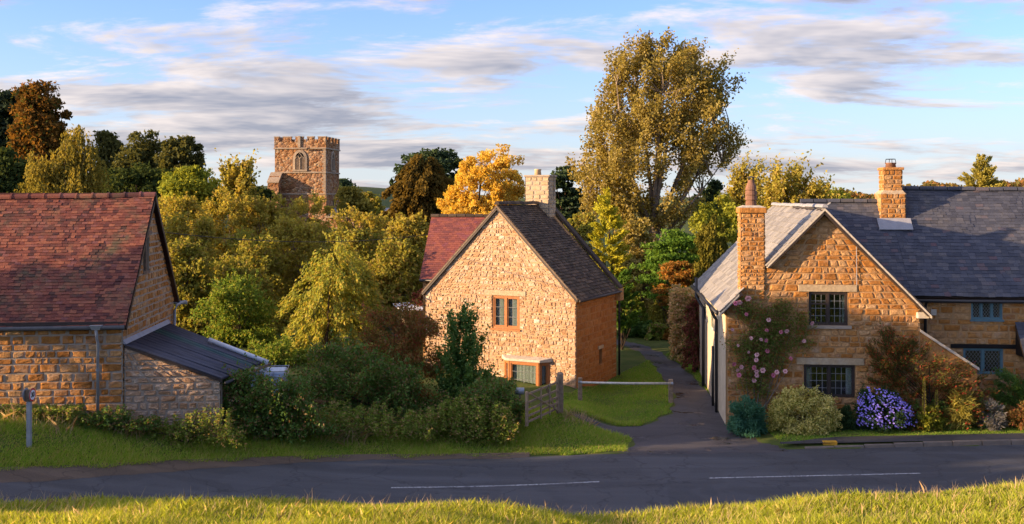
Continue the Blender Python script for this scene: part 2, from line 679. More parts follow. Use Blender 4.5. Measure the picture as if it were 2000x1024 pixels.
def lane_sd(X, Y):
    d, p = seg_dist(X, Y, LANE_C)
    a = d - np.interp(p, range(len(LANE_W)), LANE_W)
    d, p = seg_dist(X, Y, SIDE_C)
    b = d - np.interp(p, range(3), SIDE_W)
    return np.minimum(a, b)


def base_z(X, Y):
    X = np.asarray(X, float)
    Y = np.asarray(Y, float)
    yf = road_far(X)
    yn = yf - RW
    s = Y - yf
    z = zr(X)
    # the side beyond the road
    wv = 1 - sst(1.8, 3.6, X)
    v = 0.52 * sst(0, 3.2, s) * wv + 0.13 * sst(0.0, 0.35, s) * sst(7.0, 9.0, X)
    v = v + 0.16 * sst(1.5, 5, s) * sst(3, 5, X) * (1 - sst(6, 7, X)) * 0.6
    v = v - 1.05 * np.exp(-((X + 0.3) / 2.3) ** 2 - ((Y - 36.6) / 1.5) ** 2)
    far = z * (1 - sst(33, 60, Y)) + v
    far = far + 1.2 * sst(52, 85, Y) + 7.5 * sst(-8, -65, X) * sst(55, 120, Y)
    far = far + 3.0 * sst(150, 330, Y) * sst(30, 120, X) + 2.5 * sst(200, 420, Y)
    # the bank on the camera's side
    xi = 1000 + 2000 * X / 16.5
    zc = CAMZ - (np.interp(xi, CREST[:, 0], CREST[:, 1]) - 385) / 2000 * 16.5 - 0.12
    up = zc + (16.5 - Y) * (5.7 - 2.5) / 16.5
    t = np.clip((Y - 16.5) / np.maximum(yn - 16.5, 0.5), 0, 1)
    dn = z + (zc - z) * (1 - t) ** 1.35
    near = np.where(Y < 16.5, up, dn)
    near = np.where(Y < -2, 5.7 + (zc - 2.5) + 0.0 * Y, near)
    return np.where(s >= 0, far, np.where(Y > yn, z, near))


def ground_z(X, Y):
    X = np.asarray(X, float)
    Y = np.asarray(Y, float)
    z = base_z(X, Y)
    yf = road_far(X)
    z = np.where((Y < yf - 0.1) & (Y > yf - RW + 0.1), z - 0.12, z)
    ls = lane_sd(X, Y)
    z = z - 0.10 * (1 - sst(-0.35, -0.05, ls)) * (Y > yf - 0.3)
    return z


def gz(x, y):
    return float(base_z(x, y))


def axis(parts):
    a = []
    for lo, hi, st in parts:
        a += list(np.arange(lo, hi, st))
    a.append(parts[-1][1])
    return np.array(a)


def build_ground():
    xs = axis([(-3000, -300, 300), (-300, -60, 20), (-60, -18, 2.0), (-18, 24, 0.3), (24, 80, 2.0), (80, 300, 20), (300, 3000, 300)])
    ys = axis([(-60, 8, 4.0), (8, 13, 0.6), (13, 56, 0.3), (56, 140, 3), (140, 600, 20), (600, 4000, 400)])
    X, Y = np.meshgrid(xs, ys)
    Z = ground_z(X, Y)
    fine = (np.abs(X) < 25) & (Y < 60)
    Z = Z + np.where(fine, (np.sin(X * 2.3 + Y * 1.1) * np.sin(Y * 2.9 - X * 0.7)) * 0.018, 0)
    V = np.stack([X, Y, Z], -1).reshape(-1, 3)
    ny, nx = X.shape
    i = np.arange((ny - 1) * (nx - 1))
    a = (i // (nx - 1)) * nx + i % (nx - 1)
    F = np.stack([a, a + 1, a + nx + 1, a + nx], 1)
    t = NT('grassy_soil')
    w = t.coords(world=True)
    n1 = t.noise(w, 0.9, 5, 0.6)
    n2 = t.noise(w, 7, 5, 0.65)
    n3 = t.noise(w, 45, 3, 0.6)
    col = t.mix(t.rng(n1, 0.35, 0.65), (0.055, 0.085, 0.018), (0.10, 0.12, 0.03))
    col = t.mix(t.rng(n2, 0.5, 0.75, 0, 0.8), col, (0.12, 0.085, 0.045))
    t.principled(col, 0.95, t.bump(n3, 0.5, 0.03), 0.1)
    o = obj('ground', np_mesh('ground', V, F, smooth=True), t.m)
    tag(o, kind='structure')
    return o


GROUND = build_ground()


def ribbon(name, mat, fx, fy0, fy1, dz, nx=260, ny=8, kind='structure', parent=None, wob=0.0):
    x0, x1 = fx
    xs = np.linspace(x0, x1, nx)
    V = []
    for j in range(ny + 1):
        t = j / ny
        y0 = fy0(xs)
        y1 = fy1(xs)
        w = 0
        if wob and j in (0, ny):
            w = wob * (np.sin(xs * 3.1 + j) + np.sin(xs * 7.7 + 2 * j) * 0.6 + np.sin(xs * 17.3) * 0.4)
        y = y0 + (y1 - y0) * t + w
        camb = 0.05 * (1 - (2 * t - 1) ** 2)
        V.append(np.stack([xs, y, zr(xs) + dz + (camb if kind else 0)], 1))
    V = np.concatenate(V)
    i = np.arange(ny * (nx - 1))
    a = (i // (nx - 1)) * nx + i % (nx - 1)
    F = np.stack([a, a + 1, a + nx + 1, a + nx], 1)
    o = obj(name, np_mesh(name, V, F, smooth=True), mat, parent)
    if kind:
        tag(o, kind=kind)
    return o


def asphalt(name, c, wet=0.0, scale=1.0):
    t = NT(name)
    w = t.coords(world=True)
    n1 = t.noise(w, 0.55 * scale, 5, 0.6)
    n2 = t.noise(w, 60, 3, 0.7)
    n3 = t.noise(w, 4.5, 5, 0.65)
    mp = t.n('ShaderNodeMapping')
    mp.inputs['Scale'].default_value = (0.12, 1.6, 1)
    t.l(w, mp.inputs['Vector'])
    n4 = t.noise(mp.outputs[0], 1.0, 4, 0.6)
    col = t.mix(t.rng(n2, 0.35, 0.7), tuple(x * 0.55 for x in c), tuple(x * 1.35 for x in c))
    col = t.mix(t.rng(n4, 0.45, 0.7, 0, 0.5), col, tuple(x * 1.7 for x in c))
    col = t.mix(t.rng(n3, 0.55, 0.75, 0, 0.45), col, (c[0] * 1.6, c[1] * 1.3, c[2] * 1.0))
    n6 = t.noise(w, 0.33, 3, 0.5, 1.5)
    col = t.mix(t.rng(n6, 0.50, 0.53, 0, 0.28), col, tuple(x * 1.55 for x in c))
    vc = t.n('ShaderNodeTexVoronoi', feature='DISTANCE_TO_EDGE')
    vc.inputs['Scale'].default_value = 0.45
    wv_ = t.n('ShaderNodeVectorMath', operation='ADD')
    nz = t.n('ShaderNodeTexNoise')
    nz.inputs['Scale'].default_value = 1.6
    nz.inputs['Detail'].default_value = 4
    t.l(w, nz.inputs['Vector'])
    t.l(w, wv_.inputs[0])
    t.l(nz.outputs['Color'], wv_.inputs[1])
    t.l(wv_.outputs[0], vc.inputs['Vector'])
    col = t.mix(t.rng(vc.outputs['Distance'], 0.004, 0.014, 0.55, 0.0), col, tuple(x * 0.4 for x in c))
    wetm = t.rng(n1, 0.56, 0.64, 0, wet, True)
    rough = t.rng(wetm, 0, 1, 0.82, 0.12)
    col = t.mix(wetm, col, tuple(x * 0.5 for x in c))
    nb = t.n('ShaderNodeBump')
    nb.inputs['Distance'].default_value = 0.01
    t.l(n2, nb.inputs['Height'])
    t.l(t.rng(wetm, 0, 1, 0.5, 0.02), nb.inputs['Strength'])
    t.principled(col, rough, nb.outputs[0], 0.4)
    return t.m


M_ROAD = asphalt('dark_asphalt', (0.062, 0.063, 0.068))
M_LANE = asphalt('damp_lane_asphalt', (0.066, 0.060, 0.062), 0.85, 1.0)
M_MUD = asphalt('muddy_gravel', (0.10, 0.072, 0.05))
M_PATH = asphalt('footpath_asphalt', (0.050, 0.046, 0.045))


def worn_line():
    t = NT('worn_road_paint')
    w = t.coords(world=True)
    f = t.math('MULTIPLY', t.rng(t.noise(w, 22, 4, 0.7), 0.38, 0.58), t.rng(t.noise(w, 1.3, 3, 0.6), 0.25, 0.55, 0.35, 1.0))
    t.principled(t.mix(f, (0.075, 0.073, 0.075), (0.52, 0.52, 0.52)), 0.8, None, 0.2)
    return t.m


M_LINE = worn_line()

ROAD = ribbon('road', M_ROAD, (-60, 90), lambda x: road_far(x) - RW, lambda x: road_far(x) - 0.25 * (x < 0) * 0, 0.0, nx=500, ny=12)


def build_mud():
    xs = np.linspace(-19, 0.5, 240)
    n = len(xs)
    k = sst(-3, -12, xs)
    wob = 0.05 * (np.sin(xs * 3.1) + np.sin(xs * 7.7) * 0.6 + np.sin(xs * 17.3) * 0.5 + np.sin(xs * 31.0) * 0.3)
    V = []
    for j, o in enumerate((-0.12 - 0.5 * k + wob, 0.0 * xs, 0.24 + 0.35 * k)):
        t = np.clip((RW + o) / RW, 0, 1)
        z = zr(xs) + 0.05 * (1 - (2 * t - 1) ** 2) + (0.003, 0.022, 0.075)[j]
        V.append(np.stack([xs, road_far(xs) + o, z], 1))
    a = np.arange(2 * (n - 1))
    a = (a // (n - 1)) * n + a % (n - 1)
    o = obj('road_edge_mud', np_mesh('road_edge_mud', np.concatenate(V), np.stack([a, a + 1, a + n + 1, a + n], 1), smooth=True), M_MUD)
    tag(o, kind='structure')


build_mud()


def painted(x0, x1, off, w=0.09):
    nx = 40
    xs = np.linspace(x0, x1, nx)
    V = []
    for s in (-w / 2, w / 2):
        y = road_far(xs) - off + s
        tt = (y - (road_far(xs) - RW)) / RW
        V.append(np.stack([xs, y, zr(xs) + 0.05 * (1 - (2 * tt - 1) ** 2) + 0.006], 1))
    V = np.concatenate(V)
    a = np.arange(nx - 1)
    F = np.stack([a, a + 1, a + nx + 1, a + nx], 1)
    obj('painted_dash', np_mesh('painted_dash', V, F), M_LINE, ROAD)


for a, b in ((-13.5, -8.2), (-3.0, 2.25), (5.15, 10.85), (14.0, 19.5)):
    painted(a, b, 3.02)


def build_lane():
    st = 0.16
    xs = np.arange(0.5, 12, st)
    ys = np.arange(27.5, 56, st)
    X, Y = np.meshgrid(xs, ys)
    X = X + 0.0
    sd = lane_sd(X, Y) + 0.05 * np.sin(X * 4.1 + Y * 2.3) + 0.03 * np.sin(Y * 9 + X * 3)
    yf = road_far(X)
    ok = (sd < 0.03) & (Y > yf - 0.25)
    Z = base_z(X, Y) - 0.02 + np.where(Y < yf + 1.2, 0.032 * (1 - sst(0, 1.2, Y - yf)), 0)
    V = np.stack([X, Y, Z], -1).reshape(-1, 3)
    ny, nx = X.shape
    i = np.arange((ny - 1) * (nx - 1))
    a = (i // (nx - 1)) * nx + i % (nx - 1)
    F = np.stack([a, a + 1, a + nx + 1, a + nx], 1)
    okf = ok.ravel()
    F = F[okf[F].any(1)]
    o = obj('lane', np_mesh('lane', V, F, smooth=True), M_LANE)
    tag(o, kind='structure')


build_lane()
# footpath and kerb in front of the garden of the house on the right
ribbon('footpath', M_PATH, (7.9, 40), lambda x: road_far(x) + 0.12 - 0.0 * x, lambda x: road_far(x) + 0.75 * sst(7.5, 10, x) + 0.14, 0.137, nx=120, ny=2, kind='structure')
M_KERB = mortar_mat('dirty_kerb_stone', (0.22, 0.18, 0.145))
KERB = empty('kerb', (0, 0, 0))
tag(KERB, kind='structure')
kx = 8.6
while kx < 24:
    x1 = kx + 0.9
    z = 0.02
    ya, yb = float(road_far(kx)), float(road_far(x1))
    h = 0.05 + 0.09 * float(sst(8.5, 13, kx))
    g = 0.012
    m = MB().hexa([(kx + g, ya - 0.02, -0.1), (x1 - g, yb - 0.02, -0.1), (x1 - g, yb + 0.11, -0.1), (kx + g, ya + 0.11, -0.1),
                   (kx + g, ya, h), (x1 - g, yb, h), (x1 - g, yb + 0.11, h + 0.004), (kx + g, ya + 0.11, h + 0.004)])
    m.build('kerb_stone', M_KERB, KERB, bevel=0.012)
    kx = x1
yk = MB().box(9.2, 9.62, float(road_far(9.4)) + 0.13, float(road_far(9.4)) + 0.30, 0.05, 0.175)
tag(yk.build('marker_block', plain('yellow_paint', (0.50, 0.28, 0.03), 0.7, 0.2, 0, 0.4), bevel=0.02), 'small yellow painted block set into the kerb of the footpath', 'marker')


# ------------------------------------------------------------------ wall, roof and window builders
def in_view(w):
    if w.y < 1:
        return False
    x = 1000 + 2000 * w.x / w.y
    y = 385 + 2000 * (CAMZ - w.z) / w.y
    return -5 < x < 2005 and -5 < y < 1030


def interval(poly, h):
    xs = []
    n = len(poly)
    for i in range(n):
        (a, b), (c, d) = poly[i], poly[(i + 1) % n]
        if (b <= h < d) or (d <= h < b):
            xs.append(a + (h - b) / (d - b) * (c - a))
    if len(xs) < 2:
        return None
    return min(xs), max(xs)


GU = [0.0, 0.13, 0.5, 0.87, 1.0]


def stone_verts(c, fr, proud, rough, joint, rnd):
    """5x5 grid over the stone's quad, edges sunk into the joint, face uneven"""
    O, U, N = fr
    (a, b, cc, d) = c          # bottom left, bottom right, top right, top left
    V = []
    w = max(0.02, (b[0] - a[0]))
    hh = max(0.02, d[1] - a[1])
    ju, jv = min(0.3, joint / w), min(0.3, joint / hh)
    tilt_u = rnd.uniform(-0.35, 0.35) * rough
    tilt_v = rnd.uniform(-0.35, 0.35) * rough
    for j, v in enumerate(GU):
        for i, u in enumerate(GU):
            edge = i in (0, 4) or j in (0, 4)
            uu = ju + u * (1 - 2 * ju)
            vv = jv + v * (1 - 2 * jv)
            if not edge or rough > 0.02:
                k = 0.05 if edge else 0.09
                uu += rnd.uniform(-k, k) * 0.5
                vv += rnd.uniform(-k, k) * 0.8
            s0 = a[0] + (b[0] - a[0]) * uu
            s1 = d[0] + (cc[0] - d[0]) * uu
            h0 = a[1] + (b[1] - a[1]) * uu
            h1 = d[1] + (cc[1] - d[1]) * uu
            s = s0 + (s1 - s0) * vv
            h = h0 + (h1 - h0) * vv
            n = -0.035 if edge else proud + rnd.uniform(-1, 1) * rough + tilt_u * (2 * u - 1) + tilt_v * (2 * v - 1)
            V.append(O + U * s + Vector((0, 0, h)) + N * n)
    return V


SF = [(j * 5 + i, j * 5 + i + 1, (j + 1) * 5 + i + 1, (j + 1) * 5 + i) for j in range(4) for i in range(4)]


def stone_wall(house, fr, poly, openings, mat, mortar, course=(0.17, 0.27), length=(0.25, 0.6), joint=0.010, proud=0.02,
               rough=0.012, nmax=300, quoin=0.0, thick=0.35, wob=0.0, name='wall', reveal=True, stone='stone', seed=1):
    rnd = random.Random(seed)
    O, U, N = fr
    H0 = min(p[1] for p in poly)
    H1 = max(p[1] for p in poly)
    br = sorted(set([H0, H1] + [round(o[k], 4) for o in openings for k in (2, 3)]))
    br = [b for b in br if H0 <= b <= H1]
    rows = []
    for a, b in zip(br[:-1], br[1:]):
        hs = []
        t = 0
        while t < (b - a) - 1e-6:
            c = rnd.uniform(*course)
            hs.append(c)
            t += c
        if len(hs) > 1 and (t - (b - a)) > hs[-1] * 0.5:
            hs.pop()
        k = (b - a) / sum(hs)
        y = a
        for c in hs:
            rows.append((y, y + c * k))
            y += c * k
    back = MB()
    stones = []
    for ri, (hA, hB) in enumerate(rows):
        i0 = interval(poly, hA + 1e-4)
        i1 = interval(poly, hB - 1e-4)
        if not i0:
            continue
        if not i1:
            i1 = (sum(i0) / 2, sum(i0) / 2)
        segs = []
        cuts = sorted([(o[0], o[1]) for o in openings if o[2] < hB - 1e-3 and o[3] > hA + 1e-3])
        l0, l1 = i0[0], i1[0]
        for c0, c1 in cuts:
            segs.append((l0, l1, c0, c0))
            l0 = l1 = c1
        segs.append((l0, l1, i0[1], i1[1]))
        for (a0, a1, b0, b1) in segs:
            if b0 - a0 < 0.01 and b1 - a1 < 0.01:
                continue
            back.wquad(fr, [(a0, hA), (b0, hA), (b1, hB), (a1, hB)], -0.012)
            back.wquad(fr, [(a1, hB), (b1, hB), (b0, hA), (a0, hA)], -thick)
            L = ((b0 - a0) + (b1 - a1)) / 2
            ws = []
            t = 0
            first = True
            while t < L - 1e-6:
                wv = rnd.uniform(*length) * (1 + quoin * (first and ri % 2 == 0))
                if rnd.random() < 0.12:
                    wv *= 0.5
                ws.append(wv)
                t += wv
                first = False
            if len(ws) > 1 and t - L > ws[-1] * 0.6:
                ws.pop()
            if quoin and len(ws) > 1 and ri % 2:
                ws[-1] *= 1 + quoin
            k = 1.0 / sum(ws)
            u = 0
            for wv in ws:
                u0, u1 = u, u + wv * k
                u = u1
                w0 = rnd.uniform(-wob, wob) if u0 > 0.001 else 0
                jj = lambda: rnd.uniform(-wob, wob) * 0.6
                c = [(a0 + (b0 - a0) * u0, hA + jj()), (a0 + (b0 - a0) * u1, hA + jj()), (a1 + (b1 - a1) * u1, hB + jj()), (a1 + (b1 - a1) * u0, hB + jj())]
                stones.append(c)
    if reveal:
        for (s0, s1, h0, h1) in openings:
            for q in ([(s0, h0, 0), (s1, h0, 0), (s1, h0, -thick), (s0, h0, -thick)], [(s0, h1, -thick), (s1, h1, -thick), (s1, h1, 0), (s0, h1, 0)],
                      [(s0, h0, -thick), (s0, h1, -thick), (s0, h1, 0), (s0, h0, 0)], [(s1, h0, 0), (s1, h1, 0), (s1, h1, -thick), (s1, h0, -thick)]):
                b = len(back.v)
                back.v += [tuple(O + U * a + Vector((0, 0, h)) + N * (n - 0.002)) for a, h, n in q]
                back.f.append((b, b + 1, b + 2, b + 3))
    wall = back.build(name, mortar, house)
    M = wm(house)
    items = []
    for c in stones:
        p = fr[0] + fr[1] * ((c[0][0] + c[2][0]) / 2) + Vector((0, 0, (c[0][1] + c[2][1]) / 2))
        w = M @ p
        ar = (c[1][0] - c[0][0] + c[2][0] - c[3][0]) * (c[3][1] - c[0][1]) / max(w.y, 1) ** 2
        items.append((ar if in_view(w) else -1, c, p))
    items.sort(key=lambda q: -q[0])
    rest = MB()
    for k, (ar, c, p) in enumerate(items):
        V = stone_verts(c, fr, proud + rnd.uniform(-0.4, 0.6) * proud, rough, joint, rnd)
        if k < nmax and ar > 0:
            me = bpy.data.meshes.new(stone)
            me.from_pydata([tuple(v - p) for v in V], [], SF)
            obj(stone, me, mat, wall, p)
        else:
            b = len(rest.v)
            rest.v += [tuple(v) for v in V]
            rest.f += [tuple(b + q for q in f) for f in SF]
    if rest.v:
        tag(rest.build('stones', mat, wall), kind='stuff')
    return wall


def roof_plane(house, O, U, T, poly, gauge, width, thick, mat, deckmat, nmax=300, piece='tile', over=1.4, jit=0.004, name='roof', stagger=True, deck=0.10, seed=3, grade=0.0, sag=0.0):
    """O: left end of the eave, U along the eave, T up the slope; poly in (s,t)"""
    rnd = random.Random(seed)
    N = U.cross(T).normalized()
    d = MB()
    pts = [O + U * s + T * t - N * (deck + 0.012 + sag * 1.3) for s, t in poly]
    d.prism(pts, N * deck)
    roof = d.build(name, deckmat, house)
    t1 = max(p[1] for p in poly)
    M = wm(house)
    items = []
    t = min(p[1] for p in poly)
    row = 0
    while t < t1 - gauge * 0.3:
        g = gauge * (1 - grade * (t / t1))
        iv = interval(poly, min(t + g * 0.5, t1 - 0.01))
        if iv:
            s = iv[0]
            if stagger and row % 2:
                s -= width[0] * 0.5
            while s < iv[1] - 0.01:
                w = rnd.uniform(*width)
                a, b = max(s, iv[0]), min(s + w, iv[1])
                if b - a > 0.025:
                    items.append((a, b, t, g))
                s += w
        t += g
        row += 1
    out = []
    smin, smax = min(q[0] for q in poly), max(q[0] for q in poly)
    for (a, b, t, g) in items:
        sm = (a + b) / 2
        u_ = (sm - smin) / (smax - smin)
        dip = -sag * math.sin(math.pi * u_) * (0.35 + 0.65 * t / t1) + 0.16 * sag * math.sin(sm * 2.1 + t * 1.3) + 0.1 * sag * math.sin(sm * 4.7 - t * 2.9)
        p = O + U * sm + T * t + N * dip
        ln = g * over
        jt = rnd.uniform(-jit, jit)
        jl = rnd.uniform(-1, 1) * 0.06 * g
        jr = jl + rnd.uniform(-1, 1) * 0.05 * g
        hw = (b - a) / 2 - 0.002
        lo = thick * 0.95 + jt
        V = []
        kink = rnd.uniform(-jit, jit)
        for (ss, tt, n0) in ((-hw, jl, lo), (hw, jr, lo + kink), (hw, ln, 0.0), (-hw, ln, 0.0)):
            V.append(U * ss + T * tt + N * n0)
        V += [v + N * thick for v in V[:2]] + [v + N * thick * 0.5 for v in V[2:4]]
        V = [V[0], V[1], V[2], V[3], V[4], V[5], V[6], V[7]]
        w = M @ p
        out.append((w.y if in_view(w) else 1e6 + w.y, V, p))
    out.sort(key=lambda q: q[0])
    rest = MB()
    F = [(0, 3, 2, 1), (4, 5, 6, 7), (0, 1, 5, 4), (1, 2, 6, 5), (2, 3, 7, 6), (3, 0, 4, 7)]
    for k, (dd, V, p) in enumerate(out):
        if k < nmax and dd < 1e6:
            me = bpy.data.meshes.new(piece)
            me.from_pydata([tuple(v) for v in V], [], F)
            obj(piece, me, mat, roof, p)
        else:
            b = len(rest.v)
            rest.v += [tuple(v + p) for v in V]
            rest.f += [tuple(b + q for q in f) for f in F]
    if rest.v:
        tag(rest.build(piece + 's', mat, roof), kind='stuff')
    return roof


def ridge_caps(house, parent, A, B, mat, ln=0.42, r=0.12, collar=True, name='ridge_tile', seed=5, sag=0.0):
    rnd = random.Random(seed)
    A, B = Vector(A), Vector(B)
    D = (B - A)
    n = max(1, round(D.length / ln))
    D = D / n
    dr = D.normalized()
    side = dr.cross(Vector((0, 0, 1))).normalized()
    for k in range(n):
        p0 = A + D * k + Vector((0, 0, rnd.uniform(-0.012, 0.012) - sag * math.sin(math.pi * (k + 0.5) / n)))
        m = MB()
        segs = [(0.0, r), (0.93, r)]
        if collar:
            segs = [(0.0, r * 1.16), (0.12, r * 1.16), (0.13, r), (1.0, r * 0.98)]
        K = 7
        for (u, rr) in segs:
            for q in range(K):
                a = math.pi * q / (K - 1) * 1.1 - math.pi * 0.05
                m.v.append(tuple(D * u + side * math.cos(a) * rr + Vector((0, 0, math.sin(a) * rr - r * 0.55))))
        for i in range(len(segs) - 1):
            for q in range(K - 1):
                m.f.append((i * K + q, i * K + q + 1, (i + 1) * K + q + 1, (i + 1) * K + q))
        m.f.append(tuple(range(K)))
        m.f.append(tuple(reversed(range((len(segs) - 1) * K, len(segs) * K))))
        o = m.build(name, mat, parent)
        o.location = p0


def window(house, fr, s0, s1, h0, h1, lights, frame_mat, bars=None, fw=0.055, set_back=0.09, curtain=None, transom=None, name='window', room=True, barmat=None):
    """casement window: frame with one pane per light, glazing bars on each pane"""
    f = MB()
    n0, n1 = -set_back - 0.06, -set_back
    f.wbox(fr, s0, s1, h0, h0 + fw, n0, n1 + 0.012)
    f.wbox(fr, s0, s1, h1 - fw, h1, n0, n1 + 0.012)
    f.wbox(fr, s0, s0 + fw, h0 + fw, h1 - fw, n0, n1 + 0.01)
    f.wbox(fr, s1 - fw, s1, h0 + fw, h1 - fw, n0, n1 + 0.01)
    W_ = s1 - s0
    win = None
    cells = []
    for k in range(lights):
        a = s0 + W_ * k / lights
        b = s0 + W_ * (k + 1) / lights
        if k:
            f.wbox(fr, a - fw * 0.55, a + fw * 0.55, h0 + fw, h1 - fw, n0 + 0.002, n1 + 0.016)
        a += fw * (1 if k == 0 else 0.55)
        b -= fw * (1 if k == lights - 1 else 0.55)
        cells.append((a, b, h0 + fw, h1 - fw))
        # inner sash
        q = fw * 0.55
        for (x0, x1, y0, y1) in ((a, a + q, h0 + fw, h1 - fw), (b - q, b, h0 + fw, h1 - fw), (a + q, b - q, h0 + fw, h0 + fw + q), (a + q, b - q, h1 - fw - q, h1 - fw)):
            f.wbox(fr, x0, x1, y0, y1, n0 + 0.004, n1 - 0.012)
        if transom and k == transom[0]:
            f.wbox(fr, a + q, b - q, transom[1] - 0.025, transom[1] + 0.025, n0 + 0.004, n1 - 0.004)
    win = f.build(name, frame_mat, house)
    for (a, b, c, d) in cells:
        MB().wbox(fr, a + 0.01, b - 0.01, c + 0.01, d - 0.01, n0 + 0.018, n0 + 0.024).build('pane', M_GLASS, win)
        if bars:
            g = MB()
            nb = n0 + 0.032
            tk = 0.006 if bars[0] == 'diamond' else 0.007
            if bars[0] == 'grid':
                for i in range(1, bars[1]):
                    x = a + (b - a) * i / bars[1]
                    g.wbox(fr, x - tk, x + tk, c, d, nb, nb + 0.008)
                for j in range(1, bars[2]):
                    y = c + (d - c) * j / bars[2]
                    g.wbox(fr, a, b, y - tk, y + tk, nb + 0.001, nb + 0.010)
            else:
                dx = (b - a) / bars[1]
                dy = dx * 1.35
                O, U, N = fr
                for sg in (1, -1):
                    k = -int((d - c) / dy) - 2
                    while k < bars[1] + int((d - c) / dy) + 3:
                        # line x = a + k*dx + sg*(y-c)*dx/dy, clipped to the cell
                        pts = []
                        ys = np.linspace(c, d, 60)
                        xx = a + k * dx + sg * (ys - c) * dx / dy
                        okk = (xx >= a) & (xx <= b)
                        if okk.sum() > 1:
                            i0, i1 = np.where(okk)[0][[0, -1]]
                            A = O + U * float(xx[i0]) + Vector((0, 0, float(ys[i0]))) + N * nb
                            B = O + U * float(xx[i1]) + Vector((0, 0, float(ys[i1]))) + N * (nb + 0.002 * sg)
                            g.tube([A, B], tk * 1.1, 4)
                        k += 1
            g.build('glazing_bars', barmat or M_LEADBAR, win)
    if curtain:
        for (cs0, cs1, ch0, ch1) in curtain:
            m = MB()
            O, U, N = fr
            nx = 22
            for j in (0, 1):
                for i in range(nx + 1):
                    s = s0 + W_ * (cs0 + (cs1 - cs0) * i / nx)
                    h = (h0 + (h1 - h0) * (ch0 if j == 0 else ch1))
                    m.v.append(tuple(O + U * s + Vector((0, 0, h)) + N * (n0 - 0.07 + 0.018 * math.sin(i * 1.9))))
            for i in range(nx):
                m.f.append((i, i + 1, nx + 2 + i, nx + 1 + i))
            m.build('curtain', M_CURTAIN, win, smooth=True)
    if room:
        r = MB()
        O, U, N = fr
        r.wbox(fr, s0 - 0.6, s1 + 0.6, h0 - 0.7, h1 + 0.4, -2.2, -2.15)
        r.build('room_back', M_INTERIOR, win)
    return win


def frame_of(O, U, N):
    return (Vector(O), Vector(U).normalized(), Vector(N).normalized())


XA, YA, ZA = Vector((1, 0, 0)), Vector((0, 1, 0)), Vector((0, 0, 1))


